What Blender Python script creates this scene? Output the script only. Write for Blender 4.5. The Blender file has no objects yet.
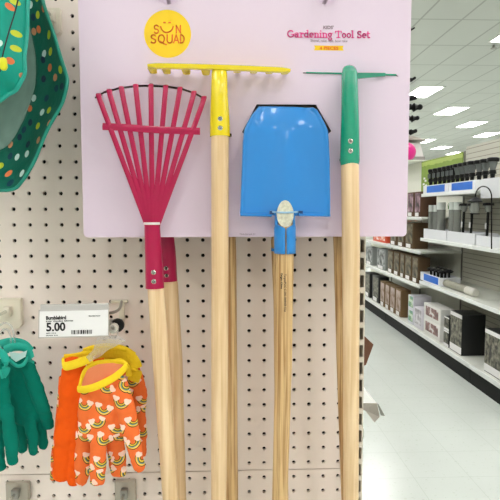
import bpy, bmesh, math, random
from mathutils import Vector, Matrix
from mathutils.geometry import interpolate_bezier
random.seed(7)
PI = math.pi
scene = bpy.context.scene
COL = scene.collection

# ---------------------------------------------------------------- camera
F = 536.485
CAMZ = 1.45
ROT = Matrix(((0.99928571, 0.00371044, -0.03760722),
              (-0.03778029, 0.07574330, -0.99641136),
              (-0.00084863, 0.99712045, 0.07582938)))
cd = bpy.data.cameras.new('camera')
cam = bpy.data.objects.new('camera', cd)
COL.objects.link(cam)
cam.matrix_world = Matrix.Translation((0, 0, CAMZ)) @ ROT.to_4x4()
cd.sensor_width = 36
cd.lens = F / 500 * 36
cd.clip_start = 0.02
cd.clip_end = 200
scene.camera = cam

# ---------------------------------------------------------------- world and exposure
w = bpy.data.worlds.new('world')
scene.world = w
w.use_nodes = True
w.node_tree.nodes['Background'].inputs[0].default_value = (1.0, 0.98, 0.97, 1)
w.node_tree.nodes['Background'].inputs[1].default_value = 0.5
scene.view_settings.view_transform = 'Standard'
scene.view_settings.look = 'None'
scene.view_settings.gamma = 1
scene.view_settings.use_curve_mapping = False
scene.view_settings.exposure = 0.66
LAMP = 11.0          # emission of the ceiling fixtures


# ---------------------------------------------------------------- helpers
def ray(u, v):
    return ROT @ Vector(((u - 250) / F, -(v - 250) / F, -1))


def P(u, v, Y):
    d = ray(u, v)
    return Vector((0, 0, CAMZ)) + d * (Y / d.y)


def PX(u, v, X):
    d = ray(u, v)
    return Vector((0, 0, CAMZ)) + d * (X / d.x)


def lin(c):
    return tuple(((x / 255) / 12.92 if x / 255 <= .04045 else ((x / 255 + .055) / 1.055) ** 2.4) for x in c) + (1,)


def mat(name, rgb, rough=.5, metal=0, spec=.5, coat=0, bump=0, bscale=200, var=0, vscale=30, alpha=1, trans=0,
        sss=0, stretch=(1, 1, 1)):
    m = bpy.data.materials.new(name)
    m.use_nodes = True
    nt = m.node_tree
    b = nt.nodes['Principled BSDF']
    b.inputs['Base Color'].default_value = lin(rgb)
    b.inputs['Roughness'].default_value = rough
    b.inputs['Metallic'].default_value = metal
    b.inputs['Specular IOR Level'].default_value = spec
    b.inputs['Coat Weight'].default_value = coat
    b.inputs['Coat Roughness'].default_value = .08
    b.inputs['Alpha'].default_value = alpha
    b.inputs['Transmission Weight'].default_value = trans
    tc = nt.nodes.new('ShaderNodeTexCoord')
    mp = nt.nodes.new('ShaderNodeMapping')
    mp.inputs['Scale'].default_value = stretch
    nt.links.new(tc.outputs['Object'], mp.inputs[0])
    if var:
        n = nt.nodes.new('ShaderNodeTexNoise')
        n.inputs['Scale'].default_value = vscale
        n.inputs['Detail'].default_value = 4
        nt.links.new(mp.outputs[0], n.inputs['Vector'])
        mx = nt.nodes.new('ShaderNodeMix')
        mx.data_type = 'RGBA'
        lo = tuple(max(0, x * (1 - var)) for x in rgb)
        hi = tuple(min(255, x * (1 + var * .6)) for x in rgb)
        mx.inputs[6].default_value = lin(lo)
        mx.inputs[7].default_value = lin(hi)
        nt.links.new(n.outputs[0], mx.inputs[0])
        nt.links.new(mx.outputs[2], b.inputs['Base Color'])
    if bump:
        n = nt.nodes.new('ShaderNodeTexNoise')
        n.inputs['Scale'].default_value = bscale
        n.inputs['Detail'].default_value = 3
        nt.links.new(mp.outputs[0], n.inputs['Vector'])
        bp = nt.nodes.new('ShaderNodeBump')
        bp.inputs['Strength'].default_value = bump
        bp.inputs['Distance'].default_value = .004
        nt.links.new(n.outputs[0], bp.inputs['Height'])
        nt.links.new(bp.outputs[0], b.inputs['Normal'])
    return m


def emit(name, rgb, s):
    m = bpy.data.materials.new(name)
    m.use_nodes = True
    b = m.node_tree.nodes['Principled BSDF']
    b.inputs['Base Color'].default_value = (.9, .9, .9, 1)
    b.inputs['Emission Color'].default_value = lin(rgb)
    b.inputs['Emission Strength'].default_value = s
    return m


def thing(name, label, cat, loc=(0, 0, 0), group=None):
    o = bpy.data.objects.new(name, None)
    o.empty_display_size = .05
    COL.objects.link(o)
    o.location = loc
    o['label'] = label
    o['category'] = cat
    if group:
        o['group'] = group
    return o


def root_of(o):
    v = Vector((0, 0, 0))
    while o is not None:
        v += o.location
        o = o.parent
    return v


def obj(name, bm, m, parent=None, loc=None, angle=35, flat=False, recalc=True):
    """bm is in world coordinates; the object's origin is its parent's (or loc)."""
    if recalc:
        bmesh.ops.recalc_face_normals(bm, faces=bm.faces)
    off = root_of(parent) if parent else Vector(loc or (0, 0, 0))
    bmesh.ops.translate(bm, verts=bm.verts, vec=-off)
    for f in bm.faces:
        f.smooth = not flat
    me = bpy.data.meshes.new(name)
    bm.to_mesh(me)
    bm.free()
    if not flat:
        me.set_sharp_from_angle(angle=math.radians(angle))
    for mm in (m if isinstance(m, (list, tuple)) else [m]):
        me.materials.append(mm)
    o = bpy.data.objects.new(name, me)
    COL.objects.link(o)
    if parent:
        o.parent = parent
    else:
        o.location = off
    return o


def tag(o, label, cat, group=None):
    o['label'] = label
    o['category'] = cat
    if group:
        o['group'] = group
    return o


def struct(name, bm, m, flat=True, loc=None):
    o = obj(name, bm, m, flat=flat, loc=loc)
    o['kind'] = 'structure'
    return o


def B():
    return bmesh.new()


def add_box(bm, a, b, bev=0):
    a, b = Vector(a), Vector(b)
    lo = Vector(map(min, a, b))
    hi = Vector(map(max, a, b))
    r = bmesh.ops.create_cube(bm, size=1)
    vs = r['verts']
    for v in vs:
        v.co = Vector([(lo[i] + hi[i]) / 2 + v.co[i] * (hi[i] - lo[i]) for i in range(3)])
    if bev:
        es = {e for v in vs for e in v.link_edges}
        bmesh.ops.bevel(bm, geom=list(es), offset=bev, segments=2, profile=.5, affect='EDGES')
    return bm


def box(a, b, bev=0):
    return add_box(B(), a, b, bev)


def add_tube(bm, pts, rad, seg=16, ref=(1, 0, 0), caps=True, rnd=False):
    """rad: float, (rx, ry) or list of these.  rx lies along ref."""
    pts = [Vector(p) for p in pts]
    n = len(pts)
    if not isinstance(rad, list):
        rad = [rad] * n
    rad = [(r, r) if not isinstance(r, tuple) else r for r in rad]
    if rnd:      # rounded ends
        d0 = (pts[0] - pts[1]).normalized()
        d1 = (pts[-1] - pts[-2]).normalized()
        pre = [(pts[0] + d0 * min(rad[0]) * math.sin(a), (rad[0][0] * math.cos(a), rad[0][1] * math.cos(a))) for a in (1.35, .9, .45)]
        post = [(pts[-1] + d1 * min(rad[-1]) * math.sin(a), (rad[-1][0] * math.cos(a), rad[-1][1] * math.cos(a))) for a in (.45, .9, 1.35)]
        pts = [p for p, r in pre] + pts + [p for p, r in post]
        rad = [r for p, r in pre] + rad + [r for p, r in post]
        n = len(pts)
    rings = []
    ref = Vector(ref)
    for i, p in enumerate(pts):
        t = (pts[min(i + 1, n - 1)] - pts[max(i - 1, 0)]).normalized()
        x = ref - t * ref.dot(t)
        if x.length < .05:
            x = Vector((0, 1, 0)) - t * t.y
            if x.length < .05:
                x = Vector((0, 0, 1)) - t * t.z
        x.normalize()
        y = t.cross(x)
        rings.append([bm.verts.new(p + x * rad[i][0] * math.cos(2 * PI * k / seg) + y * rad[i][1] * math.sin(2 * PI * k / seg)) for k in range(seg)])
    for a, b in zip(rings, rings[1:]):
        for k in range(seg):
            bm.faces.new((a[k], a[(k + 1) % seg], b[(k + 1) % seg], b[k]))
    if caps:
        bm.faces.new(rings[0])
        bm.faces.new(rings[-1])
    return bm


def tube(*a, **k):
    return add_tube(B(), *a, **k)


def add_prism(bm, poly, d):
    """poly: list of world points; extruded along vector d"""
    a = [bm.verts.new(p) for p in poly]
    b = [bm.verts.new(Vector(p) + Vector(d)) for p in poly]
    n = len(a)
    bm.faces.new(a)
    bm.faces.new(b[::-1])
    for i in range(n):
        bm.faces.new((a[i], b[i], b[(i + 1) % n], a[(i + 1) % n]))
    return bm


def prism(poly, d):
    return add_prism(B(), poly, d)


def catmull(pts, n=6):
    pts = [Vector(p) for p in pts]
    out = []
    for i in range(len(pts) - 1):
        p0, p1, p2, p3 = pts[max(i - 1, 0)], pts[i], pts[i + 1], pts[min(i + 2, len(pts) - 1)]
        for k in range(n):
            t = k / n
            out.append(.5 * ((2 * p1) + (p2 - p0) * t + (2 * p0 - 5 * p1 + 4 * p2 - p3) * t * t + (3 * p1 - p0 - 3 * p2 + p3) * t ** 3))
    out.append(pts[-1])
    return out


def curve_to_bm(splines, thick, y):
    """flat 2-D outline (x, z) with holes -> sheet of given thickness whose front is at y"""
    cu = bpy.data.curves.new('tmp', 'CURVE')
    cu.dimensions = '2D'
    cu.fill_mode = 'BOTH'
    cu.extrude = thick / 2
    for s in splines:
        sp = cu.splines.new('POLY')
        sp.points.add(len(s) - 1)
        for i, (x, z) in enumerate(s):
            sp.points[i].co = (x, z, 0, 1)
        sp.use_cyclic_u = True
    o = bpy.data.objects.new('tmp', cu)
    return _conv(o, cu, lambda p: Vector((p.x, y + thick / 2 - p.z, p.y)))


def _conv(o, cu, f):
    COL.objects.link(o)
    dg = bpy.context.evaluated_depsgraph_get()
    dg.update()
    me = bpy.data.meshes.new_from_object(o.evaluated_get(dg))
    bm = bmesh.new()
    bm.from_mesh(me)
    bmesh.ops.remove_doubles(bm, verts=bm.verts, dist=1e-6)
    for v in bm.verts:
        v.co = f(v.co.copy())
    bpy.data.objects.remove(o)
    bpy.data.curves.remove(cu)
    bpy.data.meshes.remove(me)
    return bm


def text_bm(s, u0, u1, vb, vt, Y, bold=0.0, thick=.0003, f=None):
    """lettering whose box spans u0..u1 and vb (bottom)..vt (top) on the plane y=Y"""
    cu = bpy.data.curves.new('tmp', 'FONT')
    cu.body = s
    cu.extrude = 0
    cu.offset = bold
    cu.resolution_u = 3
    o = bpy.data.objects.new('tmp', cu)
    bm = _conv(o, cu, lambda p: p)
    xs = [v.co.x for v in bm.verts]
    ys = [v.co.y for v in bm.verts]
    x0, x1, y0, y1 = min(xs), max(xs), min(ys), max(ys)
    a, b = P(u0, vb, Y), P(u1, vt, Y)
    for v in bm.verts:
        X = a.x + (v.co.x - x0) / (x1 - x0) * (b.x - a.x)
        Z = a.z + (v.co.y - y0) / (y1 - y0) * (b.z - a.z)
        v.co = Vector((X, Y, Z)) if f is None else f(X, Z)
    r = bmesh.ops.extrude_face_region(bm, geom=bm.faces[:])
    bmesh.ops.translate(bm, verts=[v for v in r['geom'] if isinstance(v, bmesh.types.BMVert)], vec=(0, thick, 0))
    return bm


def copy_tree(o, parent=None):
    c = o.copy()
    COL.objects.link(c)
    c.parent = parent
    for ch in [q for q in bpy.data.objects if q.parent == o]:
        copy_tree(ch, c)
    return c


# ---------------------------------------------------------------- materials
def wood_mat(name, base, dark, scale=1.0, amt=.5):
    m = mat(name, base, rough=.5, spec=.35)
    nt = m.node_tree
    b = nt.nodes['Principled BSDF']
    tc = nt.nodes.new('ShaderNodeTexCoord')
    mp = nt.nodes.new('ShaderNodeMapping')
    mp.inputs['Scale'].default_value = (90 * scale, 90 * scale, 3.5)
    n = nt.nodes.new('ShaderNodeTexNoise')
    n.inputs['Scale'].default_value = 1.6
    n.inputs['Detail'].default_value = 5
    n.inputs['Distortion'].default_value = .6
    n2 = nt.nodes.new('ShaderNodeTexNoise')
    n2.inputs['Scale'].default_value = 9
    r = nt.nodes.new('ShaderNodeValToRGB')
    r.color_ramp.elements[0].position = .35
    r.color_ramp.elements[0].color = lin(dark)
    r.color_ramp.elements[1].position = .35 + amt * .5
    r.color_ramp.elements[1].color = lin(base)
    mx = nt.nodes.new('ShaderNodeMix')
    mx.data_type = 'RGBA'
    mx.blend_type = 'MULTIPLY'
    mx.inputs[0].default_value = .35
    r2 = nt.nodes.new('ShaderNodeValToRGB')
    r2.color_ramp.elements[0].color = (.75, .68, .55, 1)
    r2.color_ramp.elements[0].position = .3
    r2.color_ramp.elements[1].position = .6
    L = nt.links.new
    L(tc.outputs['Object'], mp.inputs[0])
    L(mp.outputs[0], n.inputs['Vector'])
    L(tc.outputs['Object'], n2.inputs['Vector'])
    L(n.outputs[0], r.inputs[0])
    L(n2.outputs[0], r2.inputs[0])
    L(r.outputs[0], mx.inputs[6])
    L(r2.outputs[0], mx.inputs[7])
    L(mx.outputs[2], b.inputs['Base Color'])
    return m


class NG:
    """small math-node builder"""
    def __init__(s, m):
        s.nt = m.node_tree
        s.b = s.nt.nodes['Principled BSDF']

    def L(s, a, b):
        if isinstance(a, (int, float)):
            b.default_value = a
        else:
            s.nt.links.new(a, b)

    def m(s, op, a, b=0, c=0):
        n = s.nt.nodes.new('ShaderNodeMath')
        n.operation = op
        s.L(a, n.inputs[0])
        s.L(b, n.inputs[1])
        if op in ('COMPARE', 'MULTIPLY_ADD', 'SMOOTH_MIN'):
            s.L(c, n.inputs[2])
        return n.outputs[0]

    def mix(s, f, a, b):
        n = s.nt.nodes.new('ShaderNodeMix')
        n.data_type = 'RGBA'
        s.L(f, n.inputs[0])
        for v, i in ((a, 6), (b, 7)):
            if isinstance(v, tuple):
                n.inputs[i].default_value = v
            else:
                s.nt.links.new(v, n.inputs[i])
        return n.outputs[2]


def cell_coords(g, size, rnd, aspect=1.0):
    """2-D cells over the object's x and z; gives offsets from the cell's point and a random colour"""
    nt = g.nt
    tc = nt.nodes.new('ShaderNodeTexCoord')
    sp = nt.nodes.new('ShaderNodeSeparateXYZ')
    nt.links.new(tc.outputs['Object'], sp.inputs[0])
    cb = nt.nodes.new('ShaderNodeCombineXYZ')
    X = g.m('DIVIDE', sp.outputs[0], size)
    Z = g.m('DIVIDE', sp.outputs[2], size * aspect)
    g.L(X, cb.inputs[0])
    g.L(Z, cb.inputs[1])
    vo = nt.nodes.new('ShaderNodeTexVoronoi')
    vo.voronoi_dimensions = '2D'
    vo.inputs['Scale'].default_value = 1
    vo.inputs['Randomness'].default_value = rnd
    nt.links.new(cb.outputs[0], vo.inputs['Vector'])
    sv = nt.nodes.new('ShaderNodeSeparateXYZ')
    nt.links.new(vo.outputs['Position'], sv.inputs[0])
    dx = g.m('SUBTRACT', X, sv.outputs[0])
    dz = g.m('MULTIPLY', g.m('SUBTRACT', Z, sv.outputs[1]), aspect)
    sc = nt.nodes.new('ShaderNodeSeparateColor')
    nt.links.new(vo.outputs['Color'], sc.inputs[0])
    return dx, dz, sc.outputs


def rainbow_mat():
    m = mat('orange cotton with rainbows', (240, 116, 58), rough=.9, spec=.1, bump=.35, bscale=120)
    g = NG(m)
    dx0, dz0, c = cell_coords(g, .0255, .6)
    ang = g.m('MULTIPLY', g.m('SUBTRACT', c[0], .35), 1.3)
    ca, sa = g.m('COSINE', ang), g.m('SINE', ang)
    dx = g.m('SUBTRACT', g.m('MULTIPLY', dx0, ca), g.m('MULTIPLY', dz0, sa))
    dz = g.m('ADD', g.m('ADD', g.m('MULTIPLY', dx0, sa), g.m('MULTIPLY', dz0, ca)), -.12)
    r = g.m('SQRT', g.m('ADD', g.m('MULTIPLY', dx, dx), g.m('MULTIPLY', dz, dz)))
    below = g.m('LESS_THAN', dz, .0)
    col = lin((240, 116, 58))
    out = col
    for lo, hi, k in ((.15, .46, (70, 60, 40)), (.19, .25, (235, 200, 70)), (.25, .29, (70, 60, 40)), (.29, .35, (120, 150, 130)), (.35, .42, (245, 200, 90))):
        band = g.m('MULTIPLY', g.m('MULTIPLY', g.m('GREATER_THAN', r, lo), g.m('LESS_THAN', r, hi)), below)
        out = g.mix(band, out, lin(k))
    for cx, cz, rr in ((-.33, .02, .15), (-.42, .08, .10), (.33, .02, .15), (.24, .09, .1), (.44, .08, .09), (-.22, .07, .1)):
        ex, ez = g.m('SUBTRACT', dx, cx), g.m('SUBTRACT', dz, cz)
        d = g.m('SQRT', g.m('ADD', g.m('MULTIPLY', ex, ex), g.m('MULTIPLY', ez, ez)))
        out = g.mix(g.m('LESS_THAN', d, rr), out, lin((252, 214, 196)))
    g.nt.links.new(out, g.b.inputs['Base Color'])
    return m


def dots_mat(name, base, size=.021, r0=.19, bump=.1):
    m = mat(name, base, rough=.55, spec=.3, bump=bump, bscale=90)
    g = NG(m)
    dx, dz, c = cell_coords(g, size, .75, 1.15)
    tx = g.m('ADD', dx, g.m('MULTIPLY', dz, g.m('MULTIPLY', g.m('SUBTRACT', c[1], .5), .35)))
    r = g.m('SQRT', g.m('ADD', g.m('MULTIPLY', g.m('MULTIPLY', tx, tx), 1.5), g.m('MULTIPLY', dz, dz)))
    disc = g.m('LESS_THAN', r, r0 * 1.2)
    ra = g.nt.nodes.new('ShaderNodeValToRGB')
    ra.color_ramp.interpolation = 'CONSTANT'
    cols = [(222, 120, 70), (196, 208, 50), (14, 42, 66), (205, 230, 225), (214, 150, 110), (12, 60, 80)]
    els = ra.color_ramp.elements
    els[0].color = lin(cols[0])
    els[1].position = .17
    els[1].color = lin(cols[1])
    for i in range(2, 6):
        e = els.new(.17 * i)
        e.color = lin(cols[i])
    g.L(c[0], ra.inputs[0])
    out = g.mix(disc, lin(base), ra.outputs[0])
    g.nt.links.new(out, g.b.inputs['Base Color'])
    return m


def print_mat(name, base, accents, sx=30, sz=20, rough=.45):
    """busy printed picture made of noise"""
    m = mat(name, base, rough=rough)
    g = NG(m)
    nt = g.nt
    tc = nt.nodes.new('ShaderNodeTexCoord')
    mp = nt.nodes.new('ShaderNodeMapping')
    mp.inputs['Scale'].default_value = (sx, sx, sz)
    nt.links.new(tc.outputs['Object'], mp.inputs[0])
    n = nt.nodes.new('ShaderNodeTexNoise')
    n.inputs['Detail'].default_value = 4
    n.inputs['Scale'].default_value = 1
    nt.links.new(mp.outputs[0], n.inputs['Vector'])
    ra = nt.nodes.new('ShaderNodeValToRGB')
    els = ra.color_ramp.elements
    els[0].position = .38
    els[0].color = lin(base)
    els[1].position = .66
    els[1].color = lin(accents[-1])
    for i, a in enumerate(accents[:-1]):
        e = els.new(.45 + .14 * i / max(1, len(accents) - 1))
        e.color = lin(a)
    nt.links.new(n.outputs[0], ra.inputs[0])
    nt.links.new(ra.outputs[0], g.b.inputs['Base Color'])
    return m


def grid_mat(name, base, line, sx, sy, ox, oy, lw, rough, speck=None, var=.04, bump=0, lineamt=1.0):
    m = mat(name, base, rough=rough)
    g = NG(m)
    nt = g.nt
    tc = nt.nodes.new('ShaderNodeTexCoord')
    sp = nt.nodes.new('ShaderNodeSeparateXYZ')
    nt.links.new(tc.outputs['Object'], sp.inputs[0])

    def ln(o, s, off, wd):
        f = g.m('FRACT', g.m('DIVIDE', g.m('ADD', o, 100 * s - off), s))
        d = g.m('MINIMUM', f, g.m('SUBTRACT', 1, f))
        return g.m('LESS_THAN', d, wd / s / 2)
    l = g.m('MAXIMUM', ln(sp.outputs[0], sx, ox, lw), ln(sp.outputs[1], sy, oy, lw))
    n = nt.nodes.new('ShaderNodeTexNoise')
    n.inputs['Scale'].default_value = 1.6
    n.inputs['Detail'].default_value = 5
    nt.links.new(tc.outputs['Object'], n.inputs['Vector'])
    c = g.mix(n.outputs[0], lin(tuple(x * (1 - var) for x in base)), lin(tuple(min(255, x * (1 + var)) for x in base)))
    if speck:
        n2 = nt.nodes.new('ShaderNodeTexNoise')
        n2.inputs['Scale'].default_value = 45
        n2.inputs['Detail'].default_value = 2
        nt.links.new(tc.outputs['Object'], n2.inputs['Vector'])
        c = g.mix(g.m('MULTIPLY', g.m('GREATER_THAN', n2.outputs[0], .66), .6), c, lin(speck))
    c = g.mix(g.m('MULTIPLY', l, lineamt), c, lin(line))
    nt.links.new(c, g.b.inputs['Base Color'])
    return m


M = {}
M['peg'] = mat('pegboard cream', (240, 227, 218), rough=.5, spec=.35, var=.03, vscale=3)
M['dark'] = mat('dark backing', (46, 36, 30), rough=.8)
M['card'] = mat('pale pink card', (228, 209, 227), rough=.38, spec=.35, bump=.12, bscale=14, var=.02, vscale=5)
M['magenta'] = mat('magenta enamel', (172, 6, 70), rough=.35, spec=.35, coat=.2)
M['yellow'] = mat('yellow enamel', (236, 212, 18), rough=.25, coat=.5)
M['blue'] = mat('blue enamel', (38, 134, 212), rough=.36, spec=.35, coat=.5)
M['green'] = mat('green enamel', (0, 152, 120), rough=.25, coat=.6)
M['wood'] = wood_mat('pale ash wood', (240, 212, 172), (222, 188, 144), 1, .6)
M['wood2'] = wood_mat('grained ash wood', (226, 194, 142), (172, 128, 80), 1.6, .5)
M['wood_end'] = mat('sawn wood end', (244, 226, 192), rough=.7, var=.35, vscale=240)
M['chrome'] = mat('chrome', (205, 205, 200), rough=.22, metal=1)
M['steel'] = mat('galvanised steel', (150, 148, 142), rough=.35, metal=.85)
M['tie'] = mat('white nylon tie', (235, 225, 225), rough=.35)
M['white'] = mat('white card', (240, 238, 238), rough=.5)
M['ink'] = mat('black ink', (25, 22, 25), rough=.6)
M['sun'] = mat('sun yellow print', (250, 208, 16), rough=.45)
M['orange_ink'] = mat('orange ink', (238, 116, 24), rough=.5)
M['pink_ink'] = mat('pink ink', (240, 70, 150), rough=.5)
M['grey_ink'] = mat('grey ink', (150, 128, 140), rough=.5)
M['plastic'] = mat('cream plastic', (226, 218, 200), rough=.35)
M['black'] = mat('black plastic', (12, 12, 13), rough=.5, spec=.25)
M['clear'] = mat('clear plastic', (235, 240, 240), rough=.12, trans=.75, alpha=.55)
M['shelf'] = mat('white enamelled shelf', (214, 216, 208), rough=.35)
M['rail'] = mat('white price rail', (236, 238, 236), rough=.35)
M['kick'] = mat('black kick plate', (14, 15, 15), rough=.6, spec=.2)
M['back'] = mat('grey green back panel', (130, 128, 114), rough=.5)
M['cream'] = mat('cream back panel', (232, 232, 220), rough=.5)
M['ltrail'] = mat('clear rail', (205, 200, 198), rough=.2)

# ---------------------------------------------------------------- floor, ceiling, far walls
CZ = 4.2
M['floor'] = grid_mat('polished vinyl tile', (206, 212, 206), (176, 186, 174), .305, .305, .077, .02, .003, .2, speck=(190, 198, 186), var=.04, lineamt=.6)
M['ceiling'] = grid_mat('ceiling tile', (200, 203, 196), (168, 171, 164), .61, 1.22, .34, .6, .03, .9, var=.02)
struct('floor', box((-9, -7, -.02), (16, 42, 0)), M['floor'])
struct('ceiling', box((-9, -7, CZ), (16, 42, CZ + .02)), M['ceiling'])
M['wall'] = mat('far wall paint', (226, 226, 214), rough=.8)
struct('wall_back', box((-9, 42, 0), (16, 42.1, CZ)), M['wall'])
struct('wall_right', box((16, -7, 0), (16.1, 42, CZ)), M['wall'])
struct('wall_left', box((-9.1, -7, 0), (-9, 42, CZ)), M['wall'])
struct('wall_front', box((-9, -7.1, 0), (16, -7, CZ)), M['wall'])

# ceiling lights
lamp_m = emit('light diffuser', (255, 252, 251), LAMP)
fr_m = mat('white light frame', (225, 226, 220), rough=.5)
vis = [(4.55, 12.7), (6.2, 15.05), (7.85, 17.4), (9.5, 19.75), (7.85, 21.65), (9.5, 24.0), (4.55, 8.3)]
lab = ['ceiling light panel, nearest one showing just right of the pink card', 'rectangular ceiling light second in the diagonal row away from the card',
       'rectangular ceiling light third in the diagonal row over the solar lights', 'rectangular ceiling light cut by the right picture edge above the slatted panel',
       'small distant ceiling light just above the pink ball', 'small distant ceiling light above the green sign panel',
       'ceiling light whose corner shows at the upper right picture edge']
rest = []
for i in range(-6, 6):
    for j in range(-12, 8):
        x, y = 4.55 + 1.65 * i, 12.7 + 2.35 * i + 4.25 * j
        if -6 < y < 31 and (y < 3 or x / y < .8) and all(abs(x - a) + abs(y - b) > 1 for a, b in vis):
            rest.append((x, y))
first = None
for i, (x, y) in enumerate(vis + rest):
    l = lab[i] if i < 7 else 'rectangular ceiling light panel outside the picture'
    if first is None:
        t = thing('ceiling_light', l, 'ceiling light', (x, y, CZ), 'ceiling light panels')
        fb = B()
        for a, b in (((-.3, -.6), (.3, -.57)), ((-.3, .57), (.3, .6)), ((-.3, -.57), (-.27, .57)), ((.27, -.57), (.3, .57))):
            add_box(fb, (x + a[0], y + a[1], CZ - .02), (x + b[0], y + b[1], CZ - .001))
        obj('frame', fb, fr_m, t, flat=True)
        obj('diffuser', box((x - .27, y - .57, CZ - .015), (x + .27, y + .57, CZ - .003)), lamp_m, t, flat=True)
        first = t
    else:
        t = copy_tree(first)
        t.location = (x, y, CZ)
        t['label'] = l
# sprinkler
t = thing('sprinkler', 'small dark sprinkler head hanging from the ceiling at upper right', 'sprinkler', (4.45, 9.1, CZ))
obj('body', tube([(4.45, 9.1, CZ - .002), (4.45, 9.1, CZ - .05)], .02, 8), M['steel'], t)
obj('deflector', tube([(4.45, 9.1, CZ - .06), (4.45, 9.1, CZ - .05)], .05, 10), M['steel'], t)

# ---------------------------------------------------------------- pegboard wall
YP = .884
HX, HZ, PT = -.2477, CAMZ + .305, .0254


def pegpanel(name, label, c0, c1, r0, r1, top=0, bot=0):
    verts, faces = [], []
    th = .005
    for i in range(c0, c1 + 1):
        for j in range(r0, r1 + 1):
            cx, cz = HX + i * PT, HZ - j * PT
            base = len(verts)
            for k in range(16):
                a = k * PI / 8
                ca, sa = math.cos(a), math.sin(a)
                s = PT / 2 / max(abs(ca), abs(sa))
                ox, oz = ca * s, sa * s
                if j == r0 and oz > PT / 2 - 1e-6:
                    oz += top
                if j == r1 and oz < -PT / 2 + 1e-6:
                    oz -= bot
                verts.append((cx + ox, YP, cz + oz))
                verts.append((cx + ca * .0031, YP, cz + sa * .0031))
                verts.append((cx + ca * .0031, YP + th, cz + sa * .0031))
            for k in range(16):
                a, b = base + 3 * k, base + 3 * ((k + 1) % 16)
                faces.append((a, b, b + 1, a + 1))
                faces.append((a + 1, b + 1, b + 2, a + 2))
    me = bpy.data.meshes.new(name)
    me.from_pydata(verts, [], faces)
    bm = bmesh.new()
    bm.from_mesh(me)
    bpy.data.meshes.remove(me)
    bmesh.ops.remove_doubles(bm, verts=bm.verts, dist=1e-6)
    # rim
    x0, x1 = HX + (c0 - .5) * PT, HX + (c1 + .5) * PT
    z1, z0 = HZ - (r0 - .5) * PT + top, HZ - (r1 + .5) * PT - bot
    for a, b in (((x0, z0), (x1, z0)), ((x1, z0), (x1, z1)), ((x1, z1), (x0, z1)), ((x0, z1), (x0, z0))):
        vs = [bm.verts.new((a[0], YP, a[1])), bm.verts.new((b[0], YP, b[1])), bm.verts.new((b[0], YP + th, b[1])), bm.verts.new((a[0], YP + th, a[1]))]
        bm.faces.new(vs)
    o = obj(name, bm, M['peg'], flat=True, recalc=True, loc=(0, YP, z0))
    return o


for nm, r0, r1, tp, bt in (('wall_pegboard_upper', -5, 29, 0, -.0008), ('wall_pegboard_lower', 30, 62, -.0008, 0)):
    o = pegpanel(nm, '', -17, 17, r0, r1, tp, bt)
    o['kind'] = 'structure'
XR = HX + 17.5 * PT
struct('wall_pegboard_backing', box((HX - 17.5 * PT, YP + .012, .03), (XR, YP + .03, 1.9)), M['dark'])
struct('trim_1', box((HX - 17.5 * PT, YP - .004, 0), (XR + .03, YP + .03, HZ - 62.5 * PT)), M['kick'])

# slotted upright at the pegboard's right edge
ub = B()
xa, xb = P(359.6, 300, YP - .012).x, P(363.7, 300, YP - .012).x
x0, x1 = P(352, 300, YP - .012).x, P(365.0, 300, YP - .012).x
add_box(ub, (x0, YP - .012, .02), (xa, YP + .02, 1.9))
add_box(ub, (xb, YP - .012, .02), (x1, YP + .03, 1.9))
zc = P(361, 351.2, YP - .012).z
k0 = int((1.88 - zc) / .0293)
for k in range(-k0, 45):
    z = zc - k * .0293
    zt = z - .0293 / 2
    add_box(ub, (xa, YP - .012, zt - .0045), (xb, YP - .009, zt + .0045))
upr_m = mat('cream steel upright', (220, 212, 198), rough=.4)
t = thing('slotted_upright', 'cream slotted steel upright along the right edge of the pegboard', 'shelf upright', ((x0 + x1) / 2, YP, .02))
obj('slotted_face', ub, upr_m, t, flat=True)
obj('slot_shade_strip', box((xa, YP + .014, .03), (xb, YP + .019, 1.89)), M['black'], t, flat=True)  # black strip painted in for the shade inside the slots

# the gondola that runs away behind the pegboard on the left side of the aisle
t = thing('gondola_shelving', 'white shelving unit running back behind the pegboard on the left of the aisle', 'shelving', (0, 1.0, 0))
obj('back_panel', box((-.03, .95, .02), (.0, 8.6, 1.62)), M['back'], t, flat=True)
obj('base_deck', box((0, .95, .02), (.23, 5.6, .12)), M['shelf'], t, flat=True)
ms = obj('shelf', box((0, .95, 1.03), (.2455, 1.9, 1.048)), M['shelf'], t, flat=True)

# ---------------------------------------------------------------- things seen past the pegboard edge on the left gondola
# sign holder flap on the shelf front
a = [P(364, 388, 1.12), P(377, 403, 1.10), P(364, 403, 1.10)]
t = thing('shelf_sign_holder', 'angled white and grey shelf sign holder sticking out beside the pegboard edge', 'sign holder', tuple(P(358, 403, 1.11)))
wm = mat('white flap', (244, 244, 240), rough=.4)
gm = mat('warm grey flap', (196, 186, 176), rough=.5)
obj('top_flap', prism([P(346, 371, 1.13), P(364, 387, 1.13), P(376.5, 403, 1.1), P(346, 403, 1.1)], (0, .004, 0)), wm, t, flat=True)
obj('front_flap', prism([P(346, 403.4, 1.098), P(377, 403.4, 1.098), P(379.6, 417, 1.11), P(374.5, 422.6, 1.11), P(364, 409, 1.11), P(346, 404.5, 1.1)], (0, .004, 0)), gm, t, flat=True)
obj('edge_strip', prism([P(377.3, 403.4, 1.1), P(378.4, 404, 1.1), P(385, 416, 1.1), P(381, 415.5, 1.1)], (0, .003, 0)), M['steel'], t, flat=True)
# tilted brown box corner
bb = prism([P(330, 330, 1.3), P(365, 336.5, 1.3), P(373.5, 344.5, 1.3), P(366, 365, 1.3), P(352, 370, 1.3), P(330, 370, 1.3)], (-.02, .12, 0))
t = tag(obj('carton', bb, mat('brown carton', (118, 74, 50), rough=.6, var=.15), flat=True, loc=P(358, 395, 1.3)), 'brown carton corner poking out beside the slotted upright', 'box')
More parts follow.
